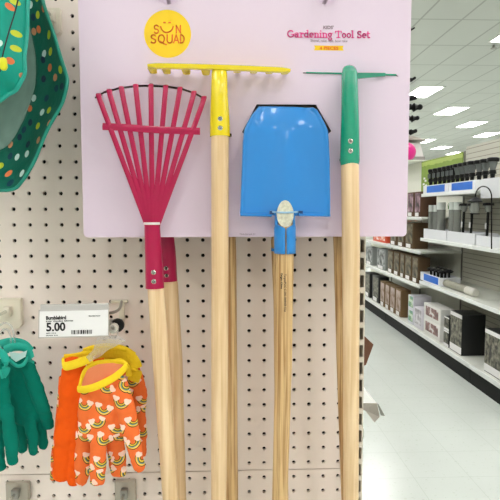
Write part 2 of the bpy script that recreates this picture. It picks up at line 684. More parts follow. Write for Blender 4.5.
# black hook tips on the aisle side of the gondola
hookm = M['black']
t0 = None
for i, (u, v, s) in enumerate([(412.5, 98, .8), (415.5, 107, 1.25), (413.8, 118, 1.0), (412.5, 131, .85), (413, 28, .35), (412.6, 78, .6)]):
    p = P(u, v, 1.25)
    desc = ['uppermost of the four clustered black hook tips beside the card edge', 'largest black hook tip sticking out beside the card edge', 'black hook tip just below the largest one beside the card edge',
            'lowest of the black hook tips beside the card edge', 'tiny black hook tip near the top right edge of the card', 'small black hook tip level with the green hoe slit'][i]
    t = thing('peg_hook', desc, 'hook', (p.x, p.y, p.z), 'black hook tips right of the card')
    obj('rod', tube([(.0, 1.25, p.z), (p.x - .008, 1.25, p.z)], .0022, 6), M['black'], t)
    obj('tip', tube([(p.x - .012, 1.25, p.z), (p.x - .004, 1.25, p.z - .001 * i), (p.x + .008 * s, 1.25, p.z)], [.006 * s, .0085 * s, .0055 * s], 10, rnd=True), M['black'], t)
gx = box((-.03, 1.2, .9), (.0, 1.3, 1.9))
struct('trim_2', gx, M['back'])

# ---------------------------------------------------------------- tools and their cards
YC = .775
YT = .752
W_PX = YT / F


def px(n, Y=YT):
    return n * Y / F


def line_pts(kn, Y):
    return [P(u, v, Y if len(k) == 2 else k[2]) for k in kn for u, v in [k[:2]]]


def rivets(t, pts, Y):
    for u, v in pts:
        p = P(u, v, Y)
        bm = B()
        add_tube(bm, [p + Vector((0, .004, 0)), p + Vector((0, -.001, 0)), p + Vector((0, -.0022, 0))], [.0034, .0034, .0022], 14)
        add_tube(bm, [p + Vector((0, -.0022, 0)), p + Vector((0, -.0012, 0)), p + Vector((0, -.003, 0))], [.0018, .0012, .0008], 8)
        obj('rivet', bm, M['chrome'], t)


# --- magenta fan rake
def fan_rake(label, Y, ferr, hand, head=True):
    p0 = P(*hand[-1][:2], Y)
    t = thing('fan_rake', label, 'rake', tuple(p0), 'childrens fan rakes')
    if head:
        tops = [(99.6, 96.4), (110, 92), (122, 89.4), (136, 87.4), (151, 87), (165.4, 88), (179.4, 90), (193, 94), (203, 99)]
        # crossbar points where the tines cross
        for i, (u, v) in enumerate(tops):
            k = (i - 4) / 4
            bu, bv = 152.3 + 6.5 * k, 222
            # the tine is bowed slightly: widest spread near the tip
            mid = (u * .60 + bu * .40 + 0.8 * k, v * .60 + bv * .40)
            pts = catmull([P(u - k * .6, v - .5, Y + .029), P(u, v - 1.5, Y + .012), P(u, v + 2.5, Y - .001), P(*mid, Y - .006), P(bu, bv, Y - .003 - .002 * (1 - abs(k))), P(152.3 + 5 * k, 232, Y - .002)], 5)
            rr = [(.0035, .0011)] * len(pts)
            bm = tube(pts, rr, 8)
            obj('tine', bm, M['magenta'], t)
        cb = [P(102.6, 126.5, Y - .004), P(126, 127.5, Y - .0075), P(151, 129.5, Y - .0085), P(176, 130.5, Y - .0075), P(200, 131.3, Y - .004)]
        bm = B()
        cc = catmull(cb, 5)
        for a, b in zip(cc, cc[1:]):
            pass
        add_tube(bm, cc, [(.0048, .0014)] * len(cc), 4, ref=(0, 0, 1))
        for v in bm.verts:
            pass
        obj('crossbar', bm, M['magenta'], t, angle=50)
        p = P(152.3, 223.4, Y)
        tie = tube([p + Vector((0, 0, -.0016)), p + Vector((0, 0, .0016))], (px(8.6), .0105), 20)
        obj('cable_tie', tie, M['tie'], t)
    pts = line_pts(ferr[0], Y)
    obj('ferrule', tube(pts, ferr[1], 24), M['magenta'], t)
    obj('handle', tube(line_pts(hand, Y), [px(r, Y) for r in [8.3, 8.6, 8.2, 8.1]], 24, rnd=True), M['wood'], t)
    rivets(t, ferr[2], Y - ferr[3])
    return t


fan_rake('magenta fan rake of nine tines mounted on front of the pink card', YT,
         ([(152, 222), (152.4, 232), (153.6, 255), (154.9, 288)], [(px(7.6), .0085), (px(7.9), .011), (px(8.4), .0122), (px(9.4), .0132)], [(153.6, 272.4), (153.8, 281.6)], .0118),
         [(155.6, 286), (161, 360), (170.7, 500), (177.0, 590)])
fan_rake('second magenta fan rake behind the front one, only ferrule and handle showing', .822,
         ([(165, 205), (166.5, 232), (168, 250), (169, 281)], [(px(7), .0085), (px(7.6), .011), (px(8.3), .0125), (px(9.2), .0138)], [(166.2, 268.4), (166.8, 275.6)], .0118),
         [(169.6, 283), (174, 360), (178.4, 500), (181, 580)], head=False)

# --- yellow bow rake
YY = .750
t = thing('bow_rake', 'yellow straight-bar rake with pale wooden handle on the pink card', 'rake', tuple(P(219, 590, YY)), 'childrens bow rakes')
bm = B()
prof = [(0, .0038), (.0125, .0022), (.0125, -.0022), (.002, -.0045), (-.003, -.0040), (-.004, .002)]
endL, endR = P(147.5, 65.3, YY), P(290.5, 70.0, YY)
rings = []
N = 16
for i in range(N + 1):
    s = i / N
    p = endL.lerp(endR, s)
    sc = 1.0 if 0 < i < N else .55
    bow = -.004 * math.sin(PI * s)
    rings.append([bm.verts.new((p.x, p.y + bow + a * sc, p.z + b * sc * .9)) for a, b in prof])
for a, b in zip(rings, rings[1:]):
    for k in range(6):
        bm.faces.new((a[k], a[(k + 1) % 6], b[(k + 1) % 6], b[k]))
bm.faces.new(rings[0])
bm.faces.new(rings[-1])
obj('rake_bar', bm, M['yellow'], t, angle=60)
for i, u in enumerate([151, 165, 185, 205, 237, 254, 270, 286]):
    s = (u - 147.5) / 143
    c = endL.lerp(endR, s)
    bm = tube([(c.x, c.y + .008, c.z - .001), (c.x, c.y + .016, c.z - (.0028 if i < 4 else .0)), (c.x, c.y + .0235, c.z - (.0045 if i < 4 else .0))], [(.0066, .0013), (.0058, .0012), (.005, .001)], 8)
    obj('tooth', bm, M['yellow'], t)
pts = [P(219.3, 66.5, YY + .004), P(219.3, 75, YY - .002), P(219.4, 95, YY - .001), P(219.8, 118, YY), P(220, 136.5, YY)]
obj('ferrule', tube(pts, [(px(6.6), .004), (px(7.6), .007), (px(8.3), .0105), (px(9.6), .0125), (px(10), .013)], 28), M['yellow'], t)
rivets(t, [(220.2, 118.7), (220.2, 128)], YY - .0118)
obj('handle', tube(line_pts([(220, 135), (220, 260), (219.6, 380), (218.7, 500), (218, 590)], YY), [px(r) for r in (8.7, 8.6, 8.5, 7.8, 7.6)], 28, rnd=True), M['wood'], t)
pt_ = P(230.5, 135.5, YC - .002)
obj('cable_tie', box((pt_.x - .0014, YC - .012, pt_.z - .0014), (pt_.x + .0014, YC - .001, pt_.z + .0014)), M['black'], t)

t = thing('bow_rake', 'second yellow rake behind the front one, only its wooden handle showing', 'rake', tuple(P(232, 580, .822)), 'childrens bow rakes')
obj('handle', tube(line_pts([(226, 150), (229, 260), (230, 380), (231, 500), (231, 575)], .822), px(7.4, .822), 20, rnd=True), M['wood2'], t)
pp = line_pts([(226, 90), (226, 152)], .822)
obj('ferrule', tube(pp, [(.008, .005), (.0125, .012)], 20), M['yellow'], t)

# --- blue shovel
YS = .748
t = thing('garden_shovel', 'blue square-mouth childrens shovel mounted blade up on the pink card', 'shovel', tuple(P(279, 590, YS)), 'childrens shovels')
rows = [  # v, left u, right u
    (107.2, 259.5, 312.5), (109.2, 257.5, 316.5), (115, 252.6, 320.2), (122, 248.2, 324), (130, 244.6, 327.4), (142, 243.2, 328.6), (160, 242.6, 329.3), (180, 241.8, 329.6),
    (197, 241.2, 329.8), (208, 240.7, 329.8), (212.5, 240.4, 329.8), (215.0, 240.6, 329.6)]
bm = B()
NU = 32
gridv = []
for (v, ul, ur) in rows:
    r = []
    tv = (v - 107) / 108
    for k in range(NU + 1):
        s = k / NU
        u = ul + (ur - ul) * s
        vv = v + 1.4 * s * tv + (s - .5) * 2.2 * max(0, 1 - tv * 3) * .6
        e = abs(s - .5) * 2
        # dished blade: rim forward, middle back; central groove that widens to the socket
        y = YS + .006 - .011 * e ** 2.4
        if e > .955:
            y -= .0015
        gw = .05 + .26 * max(0, tv - .1)
        gx_ = (s - .5) / gw
        gd = .009 * min(1, max(0, (tv - .15) * 2.0))
        y -= gd * math.exp(-gx_ * gx_ * 1.6)
        y += .012 * max(0, 1 - tv * 5) ** 1.5
        r.append(bm.verts.new(P(u, vv, y)))
    gridv.append(r)
for a, b in zip(gridv, gridv[1:]):
    for k in range(NU):
        bm.faces.new((a[k], a[k + 1], b[k + 1], b[k]))
blade = obj('blade', bm, M['blue'], t, angle=70)
sd = blade.modifiers.new('solid', 'SOLIDIFY')
sd.thickness = .0022
sd.offset = 0
# folded foot rest edges
for (u0, u1) in ((240.4, 271.5), (298.5, 329.8)):
    q0, q1 = P(u0, 214.6, YS - .005), P(u1, 215.4, YS - .001)
    obj('foot_rest', tube([q0, q1], [(.0022, .0035), (.0022, .0035)], 10, ref=(0, 0, 1)), M['blue'], t)
# socket: open split ferrule
pts = [P(284.6, 209, YS + .002), P(284.8, 216, YS), P(284.9, 228, YS - .001), P(285, 253.3, YS)]
bm = B()
rings = []
for i, p in enumerate(catmull(pts, 5)):
    rx = [px(8.0), px(9.2), px(9.8), px(9.9)][min(3, i // 5)]
    gap = .06 if p.z < P(284, 227, YS).z else .9
    ring = []
    for k in range(25):
        a = -PI / 2 + gap + (2 * PI - 2 * gap) * k / 24
        ring.append(bm.verts.new((p.x + rx * math.cos(a), p.y + .0128 * math.sin(a), p.z)))
    rings.append(ring)
for a, b in zip(rings, rings[1:]):
    for k in range(24):
        bm.faces.new((a[k], a[k + 1], b[k + 1], b[k]))
sk = obj('socket', bm, M['blue'], t, angle=60)
sd = sk.modifiers.new('solid', 'SOLIDIFY')
sd.thickness = .0016
sd.offset = 1
hp = line_pts([(284.9, 214), (285, 255), (283.6, 360), (279.8, 500), (277.6, 590)], YS)
obj('handle', tube(hp, [px(8.4), px(8.8), px(8.6), px(8.0), px(7.8)], 28, rnd=True), M['wood2'], t)
# bevelled handle end that shows in the socket mouth
c = P(285.2, 213.6, YS - .0105)
ring = [Vector((c.x + px(8.2) * math.cos(a) * (1 - .10 * math.sin(a)), c.y - .0015, c.z + px(13) * math.sin(a))) for a in [2 * PI * k / 28 for k in range(28)]]
obj('handle_end', prism(ring, (0, .006, 0)), M['wood_end'], t)
for k, (za, zb) in enumerate(((P(284, 213, YS).z, 0),)):
    q = [P(270.5, 211.4, YS - .003), P(276.5, 212.2, YS - .012), P(285, 212.6, YS - .0145), P(293, 212.2, YS - .012), P(299, 211.8, YS - .003)]
    obj('cable_tie', tube(catmull(q, 4), (.0013, .0008), 8, ref=(0, 0, 1)), mat('clear blue tie', (150, 190, 220), rough=.3), t)
# dark notches in the blade either side of the socket
for u in (271.8, 300.6):
    p = P(u, 212.4, YS - .006)
    obj('notch', box((p.x - .003, p.y - .001, p.z - .0022), (p.x + .003, p.y + .002, p.z + .0022), .0004), mat('navy notch', (22, 60, 110), rough=.6), t)


def vert_text(s, u, v0, v1, w_, Y):
    """writing running down the handle"""
    cu = bpy.data.curves.new('tmp', 'FONT')
    cu.body = s
    cu.offset = .012
    cu.resolution_u = 2
    o = bpy.data.objects.new('tmp', cu)
    bm = _conv(o, cu, lambda p: p)
    xs = [v.co.x for v in bm.verts]
    ys = [v.co.y for v in bm.verts]
    x0, x1, y0, y1 = min(xs), max(xs), min(ys), max(ys)
    a, b = P(u - w_ / 2, v0, Y), P(u + w_ / 2, v1, Y)
    for v in bm.verts:
        X = a.x + (v.co.y - y0) / (y1 - y0) * (b.x - a.x)
        Z = a.z + (v.co.x - x0) / (x1 - x0) * (b.z - a.z)
        v.co = Vector((X, Y, Z))
    r = bmesh.ops.extrude_face_region(bm, geom=bm.faces[:])
    bmesh.ops.translate(bm, verts=[v for v in r['geom'] if isinstance(v, bmesh.types.BMVert)], vec=(0, .0015, 0))
    return bm


hy = YS - px(8.7) - .0002
obj('handle_writing', vert_text('Target/POC C-000-0000000 Dist', 284.9, 274, 312, 2.6, hy), M['ink'], t)
obj('handle_writing', vert_text('Origin: China', 281.4, 273, 289, 2.4, hy + .0006), M['ink'], t)

t = thing('garden_shovel', 'second blue shovel behind the front one, a sliver of its handle showing', 'shovel', tuple(P(285, 580, .822)), 'childrens shovels')
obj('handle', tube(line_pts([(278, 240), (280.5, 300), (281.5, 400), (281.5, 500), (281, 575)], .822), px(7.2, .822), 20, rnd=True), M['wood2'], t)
obj('socket', tube(line_pts([(279, 205), (278.6, 251)], .822), [(.008, .006), (.0118, .0115)], 20), M['blue'], t)

# --- green hoe
YH = .752
t = thing('garden_hoe', 'green childrens hoe with pale wooden handle on the right of the card', 'hoe', tuple(P(350, 590, YH)), 'childrens hoes')
pts = [P(349.4, 70.5, YH + .006), P(349.6, 74, YH), P(349.7, 90, YH - .001), P(350, 120, YH), P(349.8, 161, YH)]
obj('ferrule', tube(pts, [(px(7.2), .0075), (px(8.0), .0098), (px(8.2), .011), (px(8.9), .0125), (px(9.9), .0132)], 28, rnd=True), M['green'], t)
# neck and blade: seen on edge, passing through the card slit
bm = prism([(P(352, 71.5, YH).x, YH - .006, P(352, 71.5, YH).z), (P(356, 72.5, YH).x, YH - .002, P(352, 73, YH).z), (P(389.5, 74.4, YH).x, YC - .004, P(389, 73.6, YC).z),
            (P(389.5, 77.5, YH).x, YC - .003, P(389, 76.6, YC).z), (P(356, 78, YH).x, YH + .004, P(352, 78, YH).z)], (0, .004, 0))
obj('blade', bm, M['green'], t, angle=40)
b0, b1 = P(306, 72.8, YC), P(396, 75, YC)
obj('blade_plate', prism([(b0.x, YC - .002, b0.z - .0006), (b1.x, YC - .002, b1.z - .0006), (b1.x, YC - .002, b1.z + .0008), (b0.x, YC - .002, b0.z + .0008)], (0, .011, -.001)), M['green'], t)
rivets(t, [(350.4, 141.2), (350.4, 151)], YH - .0126)
obj('handle', tube(line_pts([(349.8, 160), (351, 250), (351.2, 360), (351.0, 500), (351, 590)], YH), [px(r) for r in (8.8, 9.0, 8.2, 7.9, 7.8)], 28, rnd=True), M['wood'], t)
pt_ = P(340.5, 160, YC - .002)
obj('cable_tie', box((pt_.x - .0014, YC - .012, pt_.z - .0012), (pt_.x + .0014, YC - .001, pt_.z + .0012)), M['black'], t)
t = thing('garden_hoe', 'second green hoe behind the front one, only its wooden handle showing', 'hoe', tuple(P(347, 580, .822)), 'childrens hoes')
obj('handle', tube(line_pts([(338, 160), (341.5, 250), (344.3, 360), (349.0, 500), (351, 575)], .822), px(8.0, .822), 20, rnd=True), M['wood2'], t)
obj('ferrule', tube(line_pts([(337, 90), (338, 165)], .822), [(.008, .006), (.0125, .0125)], 20), M['green'], t)


# --- cards
def rrect(x0, z0, x1, z1, r, n=6):
    out = []
    for cx, cz, a0 in ((x1 - r, z1 - r, 0), (x0 + r, z1 - r, 90), (x0 + r, z0 + r, 180), (x1 - r, z0 + r, 270)):
        for k in range(n + 1):
            a = math.radians(a0 + 90 * k / n)
            out.append((cx + r * math.cos(a), cz + r * math.sin(a)))
    return out


def xz(u, v):
    p = P(u, v, YC)
    return (p.x, p.z)


cx0, cz0 = xz(83.8, 237.3)
cx1, _ = xz(406.5, 238)
ztop = 1.79
holes = []
holes.append([xz(*q) for q in [(242.0, 132), (256.8, 104.2), (316.0, 104.6), (331.4, 131), (326, 136), (300, 150), (270, 150), (247, 137)]])
arc_o = [(94.6, 96.6), (104, 91.2), (120, 86.8), (138, 84.8), (151, 84.6), (168, 85.4), (182, 87.8), (195, 92.2), (205.4, 98.0)]
arc = [xz(u, v) for u, v in arc_o] + [xz(u, v + 2.3) for u, v in arc_o[::-1]]
holes.append(arc)
holes.append([xz(*q) for q in [(303, 72.2), (394, 74.4), (397, 74.6), (399, 77.0), (396, 76.0), (303, 73.4)]])
# hang holes
for u in (168, 326):
    c = xz(u, 0.5)
    holes.append([(c[0] + .013 * math.cos(a), c[1] + .005 * math.sin(a)) for a in [2 * PI * k / 24 for k in range(24)]])
card = thing('display_card', 'front pale pink cardboard card with yellow round logo holding the tools', 'display card', ((cx0 + cx1) / 2, YC, cz0), 'tool set cards')
outer = rrect(cx0, cz0, cx1, ztop, .006)
obj('card_sheet', curve_to_bm([outer] + holes, .002, YC), M['card'], card, flat=True)
obj('slit_shade_sheet', box((cx0 + .004, YC + .011, cz0 + .004), (cx1 - .004, YC + .013, P(0, 12, YC).z)), mat('brown slit shade', (92, 74, 66), rough=.8), card, flat=True)  # added sheet that closes off the cutouts so they look dark
c2 = thing('display_card', 'second pale pink card hidden behind the front tool set card', 'display card', ((cx0 + cx1) / 2, .843, cz0), 'tool set cards')
off = .0
obj('card_sheet', curve_to_bm([rrect(cx0 + .008, cz0 + .012, cx1 - .006, ztop + .002, .006)], .002, .843), M['card'], c2, flat=True)

# logo disc and lettering
YL = YC - .0004
cc = P(167.6, 33.8, YL)
rad = px(22.6, YC)
bm = prism([(cc.x + rad * math.cos(a), YL, cc.z + rad * math.sin(a)) for a in [2 * PI * k / 64 for k in range(64)]], (0, .0003, 0))
obj('logo_disc', bm, M['sun'], card, flat=True)
YL2 = YC - .0008


def stroke(pts, w_, m, name='logo_lettering', Y=YL2, par=card):
    bm = B()
    pp = [P(u, v, Y) for u, v in pts]
    add_tube(bm, pp, [(w_ * px(1, YC) / 2, .0003)] * len(pp), 8, ref=(0, 0, 1) if abs(pp[0].x - pp[-1].x) > abs(pp[0].z - pp[-1].z) else (1, 0, 0))
    return bm


def strokes(lst, w_, m, name, par=card, Y=YL2):
    bm = B()
    for pts in lst:
        pp = [P(u, v, Y) for u, v in pts]
        n = len(pp)
        hw = w_ * px(1, YC) / 2
        for i in range(n - 1):
            a, b = pp[i], pp[i + 1]
            d = (b - a).normalized()
            nrm = Vector((-d.z, 0, d.x)) * hw
            e = d * hw * .6
            add_prism(bm, [a - e + nrm, b + e + nrm, b + e - nrm, a - e - nrm], (0, .0003, 0))
    return obj(name, bm, m, par, flat=True)


def arcp(cx, cy, rx, ry, a0, a1, n=10):
    return [(cx + rx * math.cos(math.radians(a0 + (a1 - a0) * k / n)), cy + ry * math.sin(math.radians(a0 + (a1 - a0) * k / n))) for k in range(n + 1)]


# S U(smile) N
S1 = arcp(156.3, 27.2, 2.0, 2.0, -20, -270, 8) + arcp(156.3, 31.2, 2.1, 2.1, -90, 160, 8)
Usm = arcp(166.9, 25.4, 6.3, 7.0, 8, 172, 14)
Nn = [(176.3, 33), (176.3, 25.4), (180.4, 33), (180.4, 25.4)]
S2 = arcp(153.4, 36.8, 2.2, 2.0, -20, -270, 8) + arcp(153.4, 41.0, 2.3, 2.1, -90, 160, 8)
Q = arcp(161.4, 38.8, 3.0, 4.0, 0, 360, 16)
Qt = [(160.4, 41.2), (163.2, 43.4), (166.6, 44.6)]
U2 = [(167.2, 34.8), (167.2, 40)] + arcp(169.6, 40.3, 2.4, 2.6, 180, 0, 8)[0:0] + arcp(169.7, 40.2, 2.5, 2.7, 180, 0, 8) + [(172.2, 34.8)]
A2 = [(173.6, 43), (176.2, 34.8), (178.8, 43)]
A2b = [(174.6, 40.4), (177.8, 40.4)]
D2 = [(180.4, 43), (180.4, 34.8)] + arcp(180.8, 38.9, 3.2, 4.1, -90, 90, 10) + [(180.4, 43)]
strokes([S1, Usm, Nn, S2, Q, Qt, U2, A2, A2b, D2], 1.25, M['orange_ink'], 'logo_lettering')
strokes([[(163.6, 22.4), (165.4, 22.4)], [(168.8, 22.4), (170.6, 22.4)]], 1.3, M['orange_ink'], 'logo_eyes')

# slab-serif title, each letter drawn as thick and thin strokes with serifs
def slab(letter, x, base, xh, wd):
    """returns heavy strokes, thin strokes for one glyph; x = left, base = baseline v, xh = height"""
    t_ = base - xh
    m_ = base - xh / 2
    r = x + wd
    c = x + wd / 2
    H, T = [], []
    if letter == 'G':
        H.append(arcp(c, m_, wd * .42, xh * .47, -45, -320, 14))
        H.append([(r - .9, m_ + .6), (r - .9, base - 1)])
        T.append([(c + .4, m_ + .4), (r + .2, m_ + .4)])
    if letter == 'a':
        H.append([(r - 1.4, t_ + 1), (r - 1.4, base)])
        T.append([(x + .4, t_ + .8), (c, t_ + .2), (r - 1.6, t_ + .8)])
        T.append([(r - 2, base - .2), (r + .3, base - .2)])
        H.append(arcp(c - .6, base - 1.5, wd * .28, 1.3, 0, 360, 8))
    if letter == 'r':
        H.append([(x + 1.4, t_ + .2), (x + 1.4, base)])
        T.append([(x, base - .3), (x + 3, base - .3)])
        T.append([(x, t_ + .3), (x + 1.4, t_ + .3)])
        H.append([(x + 2, t_ + 1.4), (x + 3, t_ + .6), (r - .3, t_ + .9)])
    if letter == 'd':
        H.append([(r - 1.3, t_ - 2.4), (r - 1.3, base)])
        T.append([(r - 2.6, t_ - 2.3), (r - 1, t_ - 2.3)])
        T.append([(r - 1.4, base - .3), (r + .3, base - .3)])
        H.append(arcp(c - .4, m_, wd * .34, xh * .42, 0, 360, 10))
    if letter == 'e':
        H.append(arcp(c, m_, wd * .38, xh * .42, 0, -300, 12))
        T.append([(x + .8, m_), (r - .4, m_)])
    if letter in 'n':
        H.append([(x + 1.3, t_ + .2), (x + 1.3, base)])
        H.append([(r - 1.2, t_ + 1.2), (r - 1.2, base)])
        T.append([(x + 1.3, t_ + .9), (c, t_ + .3), (r - 1.2, t_ + .9)])
        T += [[(x, base - .3), (x + 2.6, base - .3)], [(r - 2.4, base - .3), (r + .1, base - .3)], [(x, t_ + .3), (x + 1.2, t_ + .3)]]
    if letter == 'i':
        H.append([(c, t_ + .2), (c, base)])
        H.append([(c - .3, t_ - 1.8), (c + .3, t_ - 1.8)])
        T += [[(x, base - .3), (r, base - .3)], [(x, t_ + .3), (c, t_ + .3)]]
    if letter == 'g':
        H.append(arcp(c - .2, m_ - .5, wd * .32, xh * .32, 0, 360, 10))
        T.append(arcp(c, base + 1.2, wd * .38, 1.1, 0, 360, 10))
        T.append([(r - 1.2, t_ + .8), (r, t_ + .4)])
    if letter == 'T':
        H.append([(c, t_), (c, base)])
        T += [[(x, t_ + .3), (r, t_ + .3)], [(x + .2, t_ + .3), (x + .2, t_ + 2.2)], [(r - .2, t_ + .3), (r - .2, t_ + 2.2)], [(c - 1.8, base - .3), (c + 1.8, base - .3)]]
    if letter == 'o':
        H.append(arcp(c, m_, wd * .36, xh * .42, 0, 360, 12))
    if letter == 'l':
        H.append([(c, t_ - 2.4), (c, base)])
        T += [[(x, base - .3), (r, base - .3)], [(x, t_ - 2.3), (c, t_ - 2.3)]]
    if letter == 'S':
        q = xh * .25
        H.append(arcp(c, t_ + q, wd * .32, q * .9, -30, -260, 8) + arcp(c, base - q, wd * .34, q * .9, -80, 150, 8))
        T += [[(r - 1, t_ + .2), (r - 1, t_ + 2)], [(x + .8, base - 2), (x + .8, base)]]
    if letter == 't':
        H.append([(c - .4, t_ - 1.6), (c - .4, base - .8), (c + .5, base - .3), (r - .1, base - .8)])
        T.append([(x, t_ + .3), (r, t_ + .3)])
    return H, T


title = [('G', 287.2, 8.2), ('a', 295.6, 5.6), ('r', 301.4, 5.0), ('d', 306.4, 6.0), ('e', 312.8, 4.9), ('n', 318, 6.2), ('i', 324.5, 2.9), ('n', 327.7, 6.2), ('g', 334.2, 5.4),
         ('T', 343.6-8+.0+.6, 7.2), ('o', 343.4, 5.0), ('o', 348.6, 5.0), ('l', 353.6, 3.0), ('S', 359, 5.6), ('e', 364.8, 4.8), ('t', 369.6, 3.2)]
# spread so that the line spans 287..370 with word gaps
HH, TT = [], []
xcur = 287.2
word = 'Gardening Tool Set'
wid = {'G': 7.6, 'a': 5.2, 'r': 4.5, 'd': 5.4, 'e': 4.6, 'n': 5.7, 'i': 2.7, 'g': 5.0, 'T': 6.6, 'o': 4.9, 'l': 2.8, 'S': 5.4, 't': 3.5, ' ': 2.6}
tot = sum(wid[c_] + .25 for c_ in word)
kf = 83.0 / tot
for i, ch in enumerate(word):
    frac = (xcur - 287) / 83
    base = 37.2 + .9 * frac
    wd = wid[ch] * kf
    if ch != ' ':
        h = 6.8 if ch in 'GTS' else 4.8
        a, b = slab(ch, xcur, base, h, wd)
        HH += a
        TT += b
    xcur += wd + .25 * kf
strokes(HH, 1.15, M['pink_ink'], 'title_lettering')
strokes(TT, .75, M['pink_ink'], 'title_serifs')


def ctext(s, u0, u1, vb, vt, m, name, bold=.0):
    obj(name, text_bm(s, u0, u1, vb, vt, YL2, bold), m, card, flat=True)


ctext('KIDS\'', 323.4, 333.6, 29.0, 25.6, M['ink'] if False else M['grey_ink'], 'small_lettering', .02)
ctext('Shovel, rake, hoe, bow rake', 310.5, 347.5, 42.2, 39.6, M['grey_ink'], 'small_lettering', .0)
ctext('Made for kids 3+', 239.8, 255.5, 235, 233.2, M['grey_ink'], 'small_lettering', .0)
bn = [P(u, v, YL) for u, v in [(314, 45.4), (343.6, 45.8), (342.6, 48.1), (343.8, 50.6), (314, 50.2), (315.2, 47.8)]]
obj('banner', prism(bn, (0, .0003, 0)), M['sun'], card, flat=True)
ctext('4 PIECES', 319.5, 338.5, 49.7, 46.6, M['orange_ink'], 'banner_lettering', .03)

# hooks holding the cards
for u, s in ((168, 'left'), (326, 'right')):
    p = P(u, -1.0, YC)
    t = thing('card_hook', 'chrome peg hook through the %s hang hole at the top of the card' % s, 'hook', (p.x, YP - .002, p.z), 'chrome card hooks')
    z = p.z
    obj('hook_arm', tube([(p.x, YP - .002, z), (p.x, YC - .03, z - .001), (p.x, YC - .055, z + .003), (p.x, YC - .06, z + .012)], .003, 12, ref=(1, 0, 0), rnd=True), M['chrome'], t)
    bm = B()
    add_tube(bm, catmull([(p.x - .014, YC - .004, z + .001), (p.x - .011, YC - .008, z + .006), (p.x, YC - .01, z + .004), (p.x + .012, YC - .008, z + .006), (p.x + .017, YC - .004, z - .0005)], 4), .0018, 8, ref=(0, 1, 0))
    obj('wire_clip', bm, mat('brass wire', (110, 98, 60), rough=.35, metal=.7), t)

# ---------------------------------------------------------------- sun hat
YA = .735
hat = thing('sun_hat', 'green polka dot childs sun hat hanging at the top left of the pegboard', 'hat', tuple(P(0, 190, YA)))
M['dots_shaded'] = dots_mat('shaded green dotted brim', (0, 98, 80), .0185, .23, bump=.25)  # brim shade put into the colour: same fabric, darker green than the crown
M['dots_out'] = dots_mat('bright green dotted crown', (0, 152, 132), .0160, .21, bump=.3)
M['pipe'] = mat('turquoise piping', (0, 158, 140), rough=.45, bump=.3, bscale=300)
M['lining'] = mat('grey green lining', (128, 158, 146), rough=.7, bump=.3, bscale=30, var=.1, vscale=40)
Oc = [(38, -40, .76), (42, -5, .76), (47, 14, .755), (54, 35, .75), (60.5, 56, .745), (65.6, 73, .742), (67.3, 85, .74), (62.5, 102, .738), (50.5, 124, .735), (40, 148, .733), (31, 167, .73), (22, 182, .728), (12, 189.5, .725), (-6, 190.5, .72), (-40, 188, .715), (-80, 175, .715), (-110, 120, .72), (-112, 50, .73), (-95, -20, .745), (-50, -62, .755), (0, -72, .76), (38, -40, .76)]
Ic = [(20, -40, .80), (25, -5, .80), (28, 18, .80), (32, 35, .80), (35.5, 55, .80), (36.5, 70, .80), (35.8, 82, .80), (33, 96, .80), (28, 110, .80), (22, 124, .80), (15, 137, .80), (9, 144.5, .80), (3, 149, .80), (-10, 153, .79), (-40, 156, .78), (-72, 145, .78), (-90, 105, .79), (-90, 45, .80), (-76, -10, .80), (-42, -48, .80), (-4, -58, .80), (20, -40, .80)]
Jc = [(10, -40, .845), (12, -5, .845), (14, 18, .85), (16, 35, .85), (16, 55, .85), (15, 70, .85), (13, 82, .85), (10, 92, .85), (6, 100, .85), (2, 106, .85), (-4, 110, .85), (-10, 113, .85), (-16, 114, .85), (-26, 115, .84), (-50, 116, .84), (-60, 105, .84), (-70, 85, .84), (-68, 45, .845), (-58, 5, .845), (-35, -30, .845), (-8, -45, .845), (10, -40, .845)]
Fc = [(29, -40, .70), (28, -5, .70), (27.0, 15, .695), (25.4, 38, .69), (24.2, 58, .685), (23.8, 70, .68), (22, 79, .68), (17, 87, .675), (10, 93, .675), (2, 98.5, .67), (-10, 103, .67), (-20, 105, .67), (-30, 106, .67), (-40, 106, .67), (-60, 104, .67), (-75, 98, .675), (-82, 70, .68), (-80, 30, .69), (-68, -12, .70), (-38, -45, .705), (0, -55, .705), (29, -40, .70)]
Kc = [(-4, -40, .662), (-4, -5, .662), (-5, 10, .662), (-5, 22, .662), (-6, 34, .662), (-8, 44, .662), (-9, 50, .662), (-12, 56, .662), (-18, 62, .662), (-24, 66, .662), (-30, 68, .662), (-36, 70, .662), (-42, 70, .662), (-50, 70, .662), (-64, 70, .662), (-68, 55, .662), (-64, 38, .662), (-58, 15, .662), (-50, -5, .662), (-35, -25, .662), (-18, -38, .662), (-4, -40, .662)]


def loft(A_, B_, n=10, bulge=0.0, ruf=0.0, cap=False):
    a = catmull([P(*q) for q in A_], 5)
    b = catmull([P(*q) for q in B_], 5)
    bm = B()
    rows_ = []
    for i in range(len(a)):
        r = []
        for k in range(n + 1):
            s = k / n
            p = a[i].lerp(b[i], s)
            p.y -= bulge * math.sin(PI * s)
            p.y += ruf * math.sin(i * .55) * (1 - s)
            r.append(bm.verts.new(p))
        rows_.append(r)
    for a_, b_ in zip(rows_, rows_[1:]):
        for k in range(n):
            bm.faces.new((a_[k], a_[k + 1], b_[k + 1], b_[k]))
    if cap:
        c_ = bm.verts.new(sum((q[-1].co for q in rows_), Vector()) / len(rows_) + Vector((0, -.004, 0)))
        for a_, b_ in zip(rows_, rows_[1:]):
            bm.faces.new((a_[-1], c_, b_[-1]))
    bmesh.ops.remove_doubles(bm, verts=bm.verts, dist=1e-5)
    return bm


